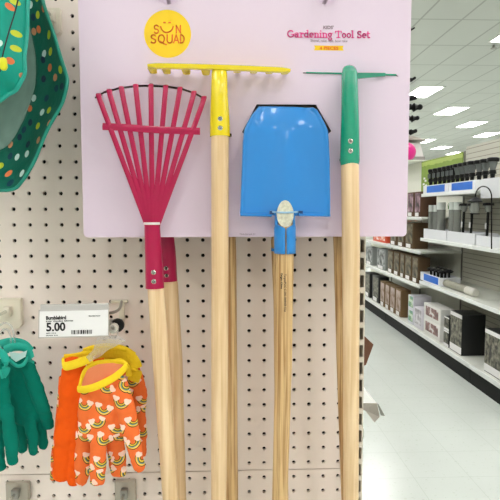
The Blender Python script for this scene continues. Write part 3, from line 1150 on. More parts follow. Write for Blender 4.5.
for nm, A_, B_, m_, bu, rf in (('brim', Oc, Ic, M['dots_shaded'], -.008, .0015), ('lining', Ic, Jc, M['lining'], -.004, .0015), ('crown', Fc, Kc, M['dots_out'], .018, .0015)):
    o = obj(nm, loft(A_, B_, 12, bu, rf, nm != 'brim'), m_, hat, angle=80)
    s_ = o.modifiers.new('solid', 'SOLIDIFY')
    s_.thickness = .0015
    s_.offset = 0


def edge_tube(A_, rx, ry, ruf):
    a = catmull([P(*q) for q in A_], 5)
    for i in range(len(a)):
        a[i].y += ruf * math.sin(i * .55)
    return tube(a, (rx, ry), 10, ref=(1, 0, 0))


obj('brim_piping', edge_tube(Oc, .0024, .0022, .0015), mat('green piping', (0, 128, 108), rough=.5), hat)
obj('crown_piping', edge_tube(Fc, .0036, .0028, .0015), M['pipe'], hat)
cord = catmull([P(19, -5, .652), P(15, 12, .652), P(10, 28, .65), P(6, 42, .648), P(3, 54, .646), P(1, 62, .645)], 6)
obj('drawcord', tube(cord, .0009, 6), M['ink'], hat)
obj('toggle', tube([P(3.2, 60, .642), P(3.6, 67, .642), P(3.4, 68, .642)], [(.0042, .003), (.0046, .0035), (.004, .003)], 14, rnd=True), mat('yellow toggle', (226, 226, 30), rough=.4), hat)


hp_ = P(-10, -35, .80)
t = thing('hat_hook', 'chrome peg hook that carries the sun hat above the picture', 'hook', (hp_.x, YP, hp_.z))
obj('hook_arm', tube([(hp_.x, YP + .004, hp_.z), (hp_.x, .80, hp_.z), (hp_.x, .72, hp_.z), (hp_.x, .712, hp_.z + .008)], .0024, 10, rnd=True), M['chrome'], t)

# ---------------------------------------------------------------- peg hooks on the left
M['greyp'] = mat('smoky cream plastic', (178, 170, 156), rough=.25)


def backplate(name, label, u, v, w_, h, m_, arm=.10, group='plastic hook backplates', hung=True):
    p = P(u, v, YP - .004)
    a, b = P(u - w_ / 2, v + h / 2, YP - .004), P(u + w_ / 2, v - h / 2, YP - .004)
    t = thing(name, label, 'hook', (p.x, YP, p.z), group)
    bm = B()
    prof = [(a.x, b.z), (b.x, b.z), (b.x, a.z + .006), (b.x - .006, a.z), (a.x + .006, a.z), (a.x, a.z + .006)]
    add_prism(bm, [(x, YP - .012, z) for x, z in prof], (0, .0115, 0))
    bmesh.ops.bevel(bm, geom=list(bm.edges), offset=.0012, segments=2, affect='EDGES')
    obj('backplate', bm, m_, t)
    bm = B()
    add_box(bm, (p.x - .006, YP - .024, p.z - .003), (p.x + .006, YP - .0118, p.z + .013), .002)
    obj('clip_block', bm, M['steel'] if m_ is M['greyp'] else m_, t)
    if arm:
        obj('hook_arm', tube([(p.x, YP - .023, p.z + .006), (p.x, YP - .04 - arm * .4, p.z + .006), (p.x, YP - .04 - arm, p.z + .006), (p.x, YP - .05 - arm, p.z + .014)], .0024, 10, rnd=True), M['chrome'], t)
    return t, p


backplate('peg_hook', 'cream plastic backed peg hook behind the sun hat brim', 54, 23, 15, 27, M['plastic'], arm=.03)
tl, pl_ = backplate('peg_hook', 'cream plastic backed peg hook above the teal gloves', 11, 313, 23, 30, M['plastic'], arm=.055)
backplate('peg_hook', 'cream plastic backed hook at the bottom left corner under the teal gloves', 19, 492, 22, 22, M['greyp'], arm=.03)
backplate('peg_hook', 'cream plastic backed hook at the bottom under the orange gloves', 126, 492, 20, 26, M['greyp'], arm=.03)

# steel hook and price tag for the orange gloves
pk = P(122, 312, YP)
tg = thing('price_tag_hook', 'steel peg hook with black tip beside the price tag above the orange gloves', 'hook', (pk.x, YP, pk.z))
bm = B()
a, b = P(119.5, 323, YP - .003), P(124.4, 300.5, YP - .003)
add_box(bm, (a.x, YP - .006, a.z), (b.x, YP - .001, b.z), .001)
a2, b2 = P(111, 302.5, YP - .003), P(128, 299.8, YP - .003)
add_box(bm, (a2.x, YP - .009, a2.z), (b2.x, YP - .001, b2.z), .0008)
obj('backplate', bm, M['plastic'], tg)
obj('hook_arm', tube([(pk.x, YP - .004, P(0, 321, YP).z), (pk.x - .001, .80, P(0, 322, .80).z), P(113.5, 328.5, .735), P(112.5, 327, .728)], .0026, 12, rnd=True), M['steel'], tg)
obj('tag_arm', tube(catmull([P(121.5, 301.5, YP - .006), P(120.6, 306.5, .83), P(118, 310.2, .79), P(112, 312.6, .75), P(104, 313.6, .735)], 4), .0022, 10), M['steel'], tg)
c = P(117.2, 325.5, .775)
bm = tube([c + Vector((0, .004, 0)), c + Vector((0, -.002, 0)), c + Vector((0, -.004, 0))], [.0098, .0098, .0088], 28)
obj('rubber_stop', bm, M['black'], tg)
c = P(112.8, 328.8, .735)
bm = tube([c + Vector((0, .008, 0)), c, c + Vector((0, -.001, 0))], [.0068, .0068, .0055], 24)
obj('end_cap', bm, mat('clear grey cap', (188, 184, 172), rough=.2, coat=.5), tg)
bm = tube([c + Vector((.0005, -.001, .0002)), c + Vector((.0005, -.0016, .0002))], .0016, 12)
obj('cap_hole', bm, M['ink'], tg)

YG = .725
tp = thing('price_tag', 'white price tag reading 5.00 in a clear strip above the orange gloves', 'price tag', tuple(P(73, 337, YG)))
q = [P(39.6, 311.4, YG), P(107.8, 309.8, YG), P(107.8, 335.4, YG), P(39.2, 337.2, YG)]
obj('paper_label', prism(q, (0, .0012, 0)), M['white'], tp, flat=True)
q = [P(40.5, 305.3, YG), P(108.2, 303.8, YG), P(108.4, 309.6, YG), P(40.0, 311.2, YG)]
obj('holder_strip', add_prism(prism(q, (0, .002, 0)), [P(40.4, 305.0, YG - .003), P(108.2, 303.6, YG - .003), P(108.2, 305.2, YG - .003), P(40.4, 306.6, YG - .003)], (0, .004, 0)), M['ltrail'], tp, flat=True)
q = [P(38.6, 310, YG + .0016), P(109, 308.4, YG + .0016), P(109, 336.4, YG + .0016), P(38.2, 338.4, YG + .0016)]
obj('backing_plate', prism(q, (0, .001, 0)), mat('translucent plate', (205, 198, 192), rough=.25), tp, flat=True)
YG2 = YG - .0004


def ptext(s, u0, u1, vb, vt, bold, name='lettering'):
    bm = text_bm(s, u0, u1, vb, vt, YG2, bold, .0003)
    cxm = P(73, 324, YG2).x
    for v in bm.verts:
        v.co.z += (v.co.x - cxm) * .022
    obj(name, bm, M['ink'], tp, flat=True)


ptext('Bumblebird', 46, 66, 319.4, 315.4, .04)
ptext('Kids\' Garden Gloves', 46, 73, 321.6, 319.8, .02)
ptext('5.00', 46.4, 65.2, 331, 322, .03, 'price_lettering')
ptext('087-10-0', 46, 56, 333.4, 332.2, .01)
ptext('0000 EA', 46, 58, 335.6, 334.4, .01)
ptext('Gardenware', 88.6, 100.2, 317.0, 315.6, .02)
bm = B()
random.seed(3)
u = 71.2
while u < 91.6:
    w_ = random.choice([.5, .5, .9, 1.3])
    add_prism(bm, [P(u, 330.2 - (u - 71) * .02, YG2), P(u + w_, 330.2 - (u - 71) * .02, YG2), P(u + w_, 334.2 - (u - 71) * .02, YG2), P(u, 334.2 - (u - 71) * .02, YG2)], (0, .0003, 0))
    u += w_ + random.choice([.45, .6, .8])
obj('barcode', bm, M['ink'], tp, flat=True)


# ---------------------------------------------------------------- gloves
def glove_bm(chains, Y, flat=.45):
    bm = B()
    for ch in chains:
        pts = catmull([P(c[0], c[1], Y + (c[3] * 1.7 if len(c) > 3 else 0)) for c in ch], 4)
        rs = catmull([Vector((c[2], 0, 0)) for c in ch], 4)
        rad_ = [(r.x * Y / F, min(r.x * Y / F * .75, .0052 + r.x * Y / F * flat * .35)) for r in rs]
        add_tube(bm, pts, rad_, 18, rnd=True)
    return bm


def glove(name, label, chains, Y, m_, group, cuff=None, lining=None, cuffm=None, vox=.0016):
    t = thing(name, label, 'glove', tuple(P(chains[0][0][0], chains[0][0][1], Y)), group)
    o = obj('glove_body', glove_bm(chains, Y), m_, t, angle=180)
    r = o.modifiers.new('remesh', 'REMESH')
    r.mode = 'VOXEL'
    r.voxel_size = vox
    r.use_smooth_shade = True
    s = o.modifiers.new('smooth', 'SMOOTH')
    s.factor = .6
    s.iterations = 2
    tx = bpy.data.textures.get('cloth folds') or bpy.data.textures.new('cloth folds', 'CLOUDS')
    tx.noise_scale = .016
    d = o.modifiers.new('folds', 'DISPLACE')
    d.texture = tx
    d.texture_coords = 'LOCAL'
    d.strength = .0055
    d.mid_level = .5
    return t


OR, TL = 'orange rainbow garden gloves', 'teal garden gloves'
M['rainbow'] = rainbow_mat()
M['orange'] = mat('plain orange cotton', (240, 92, 20), rough=.9, spec=.1, bump=.4, bscale=70)
M['cuff'] = mat('yellow knitted cuff', (250, 214, 20), rough=.75, bump=.4, bscale=220)
M['peach'] = mat('peach glove lining', (244, 150, 104), rough=.9, bump=.3, bscale=80)
M['teal'] = mat('teal cotton', (0, 116, 98), rough=.85, spec=.15, bump=.4, bscale=70)
M['tealcuff'] = mat('turquoise cuff trim', (0, 166, 146), rough=.6, bump=.3, bscale=200)


def cuff_ring(t, pts, w_, m_, thick=.0022, name='cuff'):
    pp = catmull([P(*q) for q in pts], 6)
    obj(name, tube(pp, [(w_ / 2 * .74 / F, thick)] * len(pp), 10, ref=(0, 0, 1)), m_, t)


# back-right glove
g3 = glove('garden_glove', 'orange rainbow print glove at the back right of the hanging bunch', [[(126, 366, 12), (132, 385, 14), (136, 410, 11), (139, 440, 8), (139, 455, 6.5)], [(122, 380, 12), (124, 430, 9)]], .80, M['rainbow'], OR)
cuff_ring(g3, [(104, 356, .80), (116, 354, .795), (129, 356, .790), (135, 363, .788), (136, 372, .788), (133, 381, .788)], 13, M['cuff'])
# top back glove, mostly yellow cuff
g4 = glove('garden_glove', 'orange glove at the back of the bunch, mainly its yellow cuff showing', [[(104, 362, 18), (106, 392, 18), (108, 420, 14)]], .815, M['orange'], OR)
cuff_ring(g4, [(80, 361, .795), (88, 355, .792), (100, 352, .79), (112, 351, .79), (124, 353, .79), (132, 358, .795)], 14, M['cuff'])
cuff_ring(g4, [(84, 351, .785), (94, 347.5, .783), (106, 346, .783), (118, 347, .783), (127, 350, .785)], 6, M['cuff'], name='cuff_fold')
cuff_ring(g3, [(112, 363, .778), (120, 361, .775), (127, 366, .772), (129, 376, .772)], 6, M['cuff'], name='cuff_fold')
# left glove, palm side plain
g2 = glove('garden_glove', 'plain orange palm side of the glove on the left of the orange bunch', [[(75, 362, 11), (72, 385, 12.5), (68, 420, 11.5), (63, 450, 10), (61, 477, 8.2)], [(78, 380, 10), (78, 420, 9), (75, 455, 7), (73, 482, 5.4)]], .765, M['orange'], OR)
cuff_ring(g2, [(63, 360, .765), (64.5, 366, .755), (72, 365, .748), (84, 361, .745), (92, 358, .748)], 9, M['cuff'])
cuff_ring(g2, [(64, 356.5, .772), (74, 355.5, .775), (88, 353, .775), (96, 354, .77)], 5, M['cuff'], name='cuff_back')
# printed edge of the same hand
e = tube([P(*q) for q in [(61.5, 378, .772), (60, 400, .772), (57, 430, .772), (53.8, 455, .772), (52.8, 478, .772)]], [(.004, .004)] * 5, 12, rnd=True)
obj('printed_side', e, M['rainbow'], g2)
# front printed glove
g1 = glove('garden_glove', 'front orange glove printed with rainbows, cuff open towards the viewer',
           [[(98, 392, 19), (101, 408, 23), (101, 425, 24), (100, 436, 22)], [(112, 382, 13), (116, 402, 14), (117, 432, 12)],
            [(84, 432, 8.2, .004), (82.5, 458, 8, .006), (81.5, 481, 6.6, .006)], [(98.5, 438, 8.8, -.004), (98, 462, 8.8, -.007), (98, 481, 7.4, -.007)], [(114.5, 436, 10, .003), (117, 456, 9.6, .005), (118.5, 472, 7.8, .004)],
            [(119, 386, 9, -.003), (126, 410, 10, -.006), (132, 437, 8.2, -.008), (138, 461, 6.4, -.008), (139.5, 468, 5.4, -.008)]], .748, M['rainbow'], OR)
fr = [(78.5, 389, .74), (84, 389.5, .733), (93, 387.5, .728), (104, 383, .726), (114, 377.5, .728), (122, 371, .733), (126.5, 366, .74)]
cuff_ring(g1, fr, 7.5, M['cuff'], .0026)
cuff_ring(g1, [(79.5, 388, .742), (82, 377, .752), (87, 368, .756), (98, 362.5, .757), (112, 361.5, .757), (123, 362.5, .752), (126.5, 366, .742)], 4.5, M['cuff'], name='cuff_back')
ln_ = [(80, 387), (83, 377), (88, 369), (98, 364.5), (112, 363), (122, 364), (125, 366), (121, 371), (113, 377), (103, 382), (92, 386)]
obj('lining', prism([P(u, v, .7545) for u, v in ln_], (0, .002, 0)), M['peach'], g1)
# clear plastic hanger strap
bm = prism([P(u, v, .742) for u, v in [(97, 337.5), (106, 335.5), (120, 336), (126, 341), (118, 345), (108, 350), (101, 356), (90, 362), (86, 357), (93, 350), (95, 343)]], (0, .0015, 0))
t = thing('glove_hanger', 'clear plastic hanger tab clipped over the orange glove cuffs', 'hanger', tuple(P(105, 345, .742)))
obj('tab', bm, M['clear'], t)
obj('loop', tube(catmull([P(110, 338, .742), P(107, 330, .74), P(112, 324, .737), P(118, 330, .74), P(115, 338, .742)], 5), .0011, 8), M['clear'], t)

# teal gloves
gt2 = glove('garden_glove', 'teal glove at the right of the teal bunch with its thumb hanging lowest right',
            [[(20, 362, 12), (23, 388, 16), (27, 412, 15.5), (28, 420, 14)], [(19, 418, 6.6, .003), (21, 436, 6.2, .005), (23, 450, 5, .005)], [(29, 418, 6.4, -.004), (32, 436, 6, -.006), (33.5, 452, 4.8, -.006)], [(37, 412, 6, .003), (41, 430, 5.6, .004), (43, 446, 4.2, .004)],
             [(27, 365, 7, -.003), (35, 386, 7.4, -.006), (43, 408, 7, -.004), (48.5, 426, 5.2, .0)]], .79, M['teal'], TL)
cuff_ring(gt2, [(5, 350, .79), (14, 347, .785), (24, 347.5, .783), (29, 353, .783), (30, 362, .783), (27, 369, .783)], 9, M['tealcuff'])
cuff_ring(gt2, [(9, 360, .775), (17, 366, .77), (24, 364, .77), (28, 357, .775)], 4, M['tealcuff'], name='cuff_trim')
gt1 = glove('garden_glove', 'teal glove at the front left of the teal bunch cut by the picture edge',
            [[(-4, 368, 12), (-5, 395, 15), (-3, 415, 14)], [(7, 410, 7, -.003), (11, 440, 7.4, -.005), (12.5, 461, 5.6, -.004)], [(-5, 420, 7.5, .003), (-3, 448, 7.4, .005), (0, 467, 6, .005)], [(-18, 425, 9), (-18, 465, 8)]], .757, M['teal'], TL)
cuff_ring(gt1, [(-30, 352, .757), (-14, 347, .752), (-2, 351, .75), (5, 358, .75), (6, 369, .75), (2, 376, .75)], 8.5, M['tealcuff'])
cuff_ring(gt1, [(-20, 358, .745), (-10, 364, .742), (-1, 370, .742), (3, 378, .745)], 3.4, M['tealcuff'], name='cuff_trim')
gt3 = glove('garden_glove', 'teal glove at the back of the teal bunch below the clear loop', [[(12, 362, 15), (14, 395, 15), (16, 420, 12)]], .825, M['teal'], TL)
cuff_ring(gt3, [(0, 344, .82), (12, 341.5, .815), (24, 344, .815), (31, 351, .815)], 9, M['tealcuff'])
t = thing('care_tag', 'small pale tag inside the teal glove cuff', 'tag', tuple(P(18, 356, .778)))
obj('tag_sheet', prism([P(u, v, .772) for u, v in [(9, 352), (20, 353.5), (27, 350.5), (25, 357), (16, 362), (11, 358)]], (0, .001, 0)), mat('pale tag', (190, 224, 220), rough=.4), t)
t = thing('hanging_loop', 'clear plastic hanging loop between cream hook and teal gloves', 'loop', tuple(P(6, 330, .80)))
bm = B()
add_tube(bm, catmull([P(-4, 340, .80), P(-3, 329, .80), P(4, 323, .80), (P(11, 326, .80)), P(14, 336, .80), P(15, 346, .80)], 5), .0016, 8)
add_tube(bm, catmull([P(-4, 344, .795), P(0, 333, .795), P(6, 329, .795), (P(10, 334, .795)), P(11, 344, .795)], 5), .0014, 8)
obj('loop', bm, M['clear'], t)

# ---------------------------------------------------------------- right-hand gondola shelving
XF = 2.0
XG = 2.03
XB = 2.45
BAY = 1.22
bays = [5.53 - 2 * BAY, 5.53 - BAY, 5.53, 5.53 + BAY, 5.53 + 2 * BAY, 5.53 + 3 * BAY]


def slat_mat():
    m = mat('slatted back panel', (208, 208, 196), rough=.5)
    g = NG(m)
    tc = g.nt.nodes.new('ShaderNodeTexCoord')
    sp = g.nt.nodes.new('ShaderNodeSeparateXYZ')
    g.nt.links.new(tc.outputs['Object'], sp.inputs[0])
    f = g.m('FRACT', g.m('DIVIDE', g.m('ADD', sp.outputs[2], 5), .0508))
    g.nt.links.new(g.mix(g.m('LESS_THAN', f, .14), lin((190, 188, 174)), lin((136, 132, 118))), g.b.inputs['Base Color'])
    return m


M['slat'] = slat_mat()
names = ['nearest bay of the right shelving, cut by the right picture edge', 'second bay of the right shelving with black and white lantern cartons',
         'third bay of the right shelving holding brown cartons below the green sign', 'fourth bay of the right shelving beside the card edge',
         'farthest bay of the right shelving hidden mostly by the card']
for i in range(5):
    y0, y1 = bays[i] + .004, bays[i + 1] - .004
    near = i < 2
    t = thing('gondola_shelving', names[i], 'shelving', (XF, (y0 + y1) / 2, 0), 'right side shelving bays')
    obj('kick_plate', box((XF + .0, y0, 0), (XB + .05, y1, .115)), M['kick'], t, flat=True)
    bd = obj('base_deck', box((XF, y0, .115), (XB, y1, .160), .003), M['shelf'], t)
    obj('price_rail', box((XF - .012, y0, .125), (XF - .001, y1, .163), .002), M['rail'], bd)
    top = 2.09 if near else 2.05
    obj('back_panel', box((XB, y0, .16), (XB + .03, y1, top)), M['slat'] if near else M['cream'], t, flat=True)
    zs = [.67, 1.12, 1.575] if near else [.614, .976, 1.335]
    if i == 0:
        zs = [.67, 1.12]
    for z in zs:
        sh = obj('shelf', box((XF + .002, y0 + .01, z + .008), (XB, y1 - .01, z + .03), .002), M['shelf'], t)
        obj('price_rail', box((XF - .012, y0, z), (XF + .001, y1, z + .032), .002), M['rail'], sh)
    if i > 2:
        obj('top_shelf', box((XB - .28, y0, 2.051), (XB + .3, y1, 2.07)), M['shelf'], t, flat=True)
    if i == 0:
        obj('shelf', box((XG + .02, y0 + .01, 1.590), (XB, y1 - .01, 1.608), .002), M['shelf'], t)
    for yy in (y0,):
        obj('upright', box((XB - .012, yy - .0, .16), (XB - .0005, yy + .02, top)), M['steel'], t, flat=True)

# green sign on top of the third bay's back panel
y0, y1 = 5.56, 6.77
t = thing('green_sign', 'green panel sign with pale torn-edge band on top of the far shelving', 'sign', (XB - .02, 6.2, 1.66))
obj('panel', box((XB - .018, y0, 1.60), (XB - .013, y1, 2.045)), mat('lime green sign', (132, 160, 52), rough=.5, var=.12, vscale=6), t, flat=True)
bm = B()
random.seed(5)
pz = [(y0 + (y1 - y0) * k / 24, 1.975 + .018 * random.random()) for k in range(25)]
add_prism(bm, [(XB - .0195, y, z) for y, z in pz] + [(XB - .0195, y1, 2.03), (XB - .0195, y0, 2.03)], (.001, 0, 0))
obj('pale_band', bm, mat('pale green band', (172, 192, 96), rough=.5), t, flat=True)
bm = B()
for k, (yy, zz) in enumerate([(6.66, 1.83), (6.62, 1.80), (6.68, 1.76), (6.60, 1.74)]):
    add_box(bm, (XB - .0198, yy - .03, zz - .012), (XB - .0182, yy + .03, zz + .012))
obj('lettering', bm, M['white'], t, flat=True)

# ---------------------------------------------------------------- cartons and goods on the right shelves
XG = 2.03
pm = {
    'brown': (mat('brown carton board', (88, 66, 40), rough=.7, var=.08), print_mat('garden picture brown', (26, 22, 14), [(80, 66, 40), (140, 130, 104)], 26, 16)),
    'pink': (mat('dark brown carton', (86, 58, 38), rough=.7), print_mat('pink lamp picture', (36, 26, 26), [(120, 84, 96), (210, 180, 196)], 18, 11)),
    'grey': (mat('grey carton', (140, 144, 142), rough=.6), print_mat('grey picture', (36, 38, 38), [(100, 102, 102), (206, 208, 208)], 22, 14)),
    'black': (mat('black carton', (16, 17, 18), rough=.45), print_mat('lantern photo', (30, 30, 26), [(74, 70, 56), (150, 146, 130)], 22, 22)),
    'white': (mat('white carton', (232, 230, 226), rough=.5), print_mat('string light photo', (226, 222, 220), [(150, 110, 106), (90, 62, 60)], 14, 18)),
    'wpink': (mat('white box board', (226, 222, 230), rough=.5), print_mat('pale photo', (224, 222, 226), [(196, 190, 196), (130, 126, 130)], 12, 18)),
    'aqua': (mat('pale lilac box board', (222, 220, 230), rough=.5), print_mat('blue green photo', (214, 226, 214), [(130, 170, 110), (60, 140, 190)], 9, 14)),
    'tan': (mat('brown carton top', (116, 90, 56), rough=.7), print_mat('bamboo lamp photo', (120, 90, 64), [(160, 134, 118), (196, 180, 176)], 20, 12)),
}


def carton(kind, label, ul, ur, z0, h, depth, group, lab_=True, panel=(.1, .9, .2, .95), white_top=False, x=XG, name='carton'):
    ya, yb = PX(ur, 250, x).y, PX(ul, 250, x).y
    side, front = pm[kind]
    t = thing(name, label, 'box', (x, (ya + yb) / 2, z0), group)
    obj('carton_body', box((x, ya, z0), (x + depth, yb, z0 + h), .001), side, t, angle=30)
    w_ = yb - ya
    a, b, c_, d = panel
    obj('printed_front', box((x - .0015, ya + w_ * a, z0 + h * c_), (x + .0, yb - w_ * (1 - b), z0 + h * d)), front, t, flat=True)
    if lab_:
        obj('price_sticker', box((x - .003, ya + w_ * .3, z0 + h * .02), (x - .0005, ya + w_ * .85, z0 + h * .17)), M['white'], t, flat=True)
    if white_top:
        obj('top_band', box((x - .002, ya + .001, z0 + h * .9), (x - .0003, yb - .001, z0 + h * .995)), M['white'], t, flat=True)
        obj('bottom_band', box((x - .002, ya + .001, z0 + h * .02), (x - .0003, yb - .001, z0 + h * .19)), M['white'], t, flat=True)
    return t


zA, zB, zC, zD = 1.335 + .031, .976 + .031, .614 + .031, .162
GB = 'cartons in the far bays'
# shelf at 1.335
carton('pink', 'dark carton with pink lamp picture on the upper far shelf beside the card', 406.5, 412.6, zA, .27, .17, GB)
carton('pink', 'dark carton with pink lamp picture at the near end of the upper far shelf', 413.6, 419.6, zA, .27, .17, GB)
# shelf at .976
carton('brown', 'dark brown carton, farthest one below the card bottom edge', 390, 396.2, zB, .28, .15, GB)
carton('brown', 'dark brown carton, middle of three at the card bottom corner', 397.4, 403.8, zB, .28, .15, GB)
carton('brown', 'dark brown carton with plain brown side at the card bottom corner', 405, 412.8, zB, .29, .17, GB)
rm = mat('orange red bag', (226, 84, 50), rough=.5, var=.15, vscale=20)
pm['red'] = (rm, print_mat('red label', (226, 84, 50), [(240, 140, 110), (250, 240, 236)], 14, 20))
carton('red', 'orange red box just under the card bottom edge', 373, 386, zB, .13, .15, GB, lab_=False)
# shelf at .614
carton('grey', 'grey carton with dark picture, farthest on the middle far shelf', 366, 372.5, zC, .25, .12, GB)
carton('grey', 'grey carton with dark picture, second on the middle far shelf', 377, 385.5, zC, .27, .12, GB)
for k, (a, b) in enumerate([(388, 393.2), (393.8, 399.6), (400.4, 404.6), (405.2, 411.8), (412.6, 418.6)]):
    carton('brown', '%s of the five brown lantern cartons on the middle far shelf' % ['farthest', 'second farthest', 'middle one', 'second nearest', 'nearest'][k], a, b, zC, .285, .13, GB)
# base deck far
carton('black', 'black and white carton, farthest on the far base shelf', 365.5, 370.5, zD, .35, .14, GB)
carton('black', 'black and white carton next to the tan cartons on the far base shelf', 373, 379.5, zD, .36, .14, GB)
for k, (a, b) in enumerate([(381, 385.4), (386, 390.4), (391, 396), (396.6, 402)]):
    carton('tan', '%s of the four tan topped cartons on the far base shelf' % ['farthest', 'second farthest', 'second nearest', 'nearest'][k], a, b, zD, .325, .12, GB)

GN = 'cartons on the near base shelf'
carton('aqua', 'lilac white carton with blue green photo, lower one of the stack', 409.4, 414.6, zD, .16, .2, GN, lab_=False)
carton('aqua', 'lilac white carton with blue green photo, upper one of the stack', 409.4, 414.6, zD + .1605, .16, .2, GN, lab_=False)
carton('wpink', 'white carton with pale photo between lilac stack and string light cartons', 415.6, 423.6, zD, .22, .17, GN, lab_=False)
carton('white', 'white string light carton with dark red photo, lower one of the pair', 425.5, 442.2, zD, .158, .14, GN, lab_=False, panel=(.12, .88, .25, .85))
carton('white', 'white string light carton with dark red photo, upper one of the pair', 425.5, 442.2, zD + .1585, .158, .14, GN, lab_=False, panel=(.12, .88, .25, .85))
carton('black', 'small carton wedged left of the big black one, lower', 446, 451.2, zD, .15, .14, GN, lab_=False, white_top=True)
carton('black', 'small carton wedged left of the big black one, upper', 446, 451.2, zD + .1505, .13, .14, GN, lab_=False, white_top=True)
carton('black', 'tall black sided lantern carton with white top band on the base shelf', 452.4, 464.2, zD, .36, .21, GN, lab_=False, white_top=True, panel=(.02, .98, .19, .9))
carton('black', 'black lantern carton at the right picture edge on the base shelf', 488, 516, zD, .345, .24, GN, lab_=False, white_top=True, panel=(.02, .98, .19, .9))
# white lids over black cartons
# shelf .67: tray with blue label, black goods, roll
zE = .67 + .031
TR = 'white display trays'


def tray(label, ul, ur, z0, h, depth, blues, x=XG, back=None):
    ya, yb = PX(ur, 250, x).y, PX(ul, 250, x).y
    t = thing('display_tray', label, 'tray', (x, (ya + yb) / 2, z0), TR)
    bm = B()
    th = .004
    add_box(bm, (x, ya, z0), (x + th, yb, z0 + h))
    add_box(bm, (x + depth - th, ya, z0), (x + depth, yb, z0 + h))
    add_box(bm, (x + th, ya, z0), (x + depth - th, ya + th, z0 + h))
    add_box(bm, (x + th, yb - th, z0), (x + depth - th, yb, z0 + h))
    add_box(bm, (x + th, ya + th, z0), (x + depth - th, yb - th, z0 + th))
    obj('tray_body', bm, mat('tray white', (226, 228, 232), rough=.5), t, flat=True)
    for a, b in blues:
        pa, pb = PX(b, 250, x).y, PX(a, 250, x).y
        obj('blue_label', box((x - .002, pa, z0 + h * .12), (x - .0003, pb, z0 + h * .9)), M['bluelab'], t, flat=True)
    return t, ya, yb


M['bluelab'] = mat('royal blue label', (0, 104, 210), rough=.45, var=.08, vscale=30)
tray('white tray with one blue label on the middle shelf below the solar lights', 421, 441, zE, .085, .2, [(424.5, 439)])
random.seed(11)
k = 0
ya, yb = PX(439, 250, XG).y, PX(424, 250, XG).y
for k in range(8):
    yy = ya + .03 + (yb - ya - .06) * k / 7
    xx = XG + .05 + .09 * (k % 2)
    t = thing('solar_stake', 'short black solar stake lying in the blue labelled tray, %s' % ['nearest front', 'second, at the back', 'third, at the front', 'fourth, at the back', 'fifth, at the front', 'sixth, at the back', 'seventh, at the front', 'farthest, at the back'][k], 'solar light', (xx, yy, zE + .006), 'small black stakes in the tray')
    obj('stake', tube([(xx, yy, zE + .006), (xx + .0, yy, zE + .12)], .012, 8), M['black'], t)
    obj('cap', tube([(xx, yy, zE + .12), (xx, yy, zE + .135), (xx, yy, zE + .15)], [.03, .045, .018], 12), M['black'], t)
    obj('lens', tube([(xx, yy, zE + .15), (xx, yy, zE + .156)], .012, 8), M['chrome'], t)
# roll
ya, yb = PX(475, 285, XG + .05).y, PX(444.5, 285, XG + .05).y
r_ = .035
t = thing('fence_roll', 'rolled pale mat in grey wrap lying on the middle right shelf', 'roll', (XG + .06, (ya + yb) / 2, zE))
obj('roll_body', tube([(XG + .06, ya + .05, zE + r_), (XG + .06, yb, zE + r_)], r_, 20), mat('khaki wrap', (150, 148, 132), rough=.5, var=.1), t)
obj('roll_end', tube([(XG + .06, ya, zE + r_ + .002), (XG + .06, ya + .01, zE + r_ + .002), (XG + .06, ya + .16, zE + r_ + .002)], [.029, r_ + .0015, r_ + .0015], 20), mat('pale wrap end', (206, 204, 194), rough=.4), t)

# shelf 1.12: trays with clear tubes and lantern torches
zF = 1.12 + .031
tray('long white tray of clear tubes on the upper right shelf', 423.2, 445.5, zF, .095, .2, [])
tray('white tray of black torches on the upper right shelf', 446.5, 474.3, zF, .095, .2, [])
tray('white tray under the black garden crook at the right picture edge', 476, 503, zF, .085, .2, [])
M['tubeg'] = mat('frosted tube', (150, 153, 148), rough=.2, alpha=.75)
M['tubetop'] = mat('pale tube top', (214, 220, 216), rough=.3)
for k, u in enumerate([431.5, 436.4, 441.0, 452.4, 457.2]):
    q = PX(u, 220, XG + .058)
    r_ = .034 if k < 2 else .045
    z0 = zF + .0045
    t = thing('candle_tube', '%s of the five frosted tubes standing in the white tray' % ['leftmost', 'second from left', 'middle one', 'second from right', 'rightmost'][k], 'tube', (q.x, q.y, z0), 'frosted tubes')
    h = .335 if k < 2 else .36
    r_ = [.032, .032, .042, .034, .034][k]
    obj('tube_body', tube([(q.x, q.y, z0), (q.x, q.y, z0 + h * .8)], r_, 16), M['tubeg'], t)
    obj('tube_collar', tube([(q.x, q.y, z0 + h * .8), (q.x, q.y, z0 + h)], r_ * .97, 16), M['tubetop'], t)
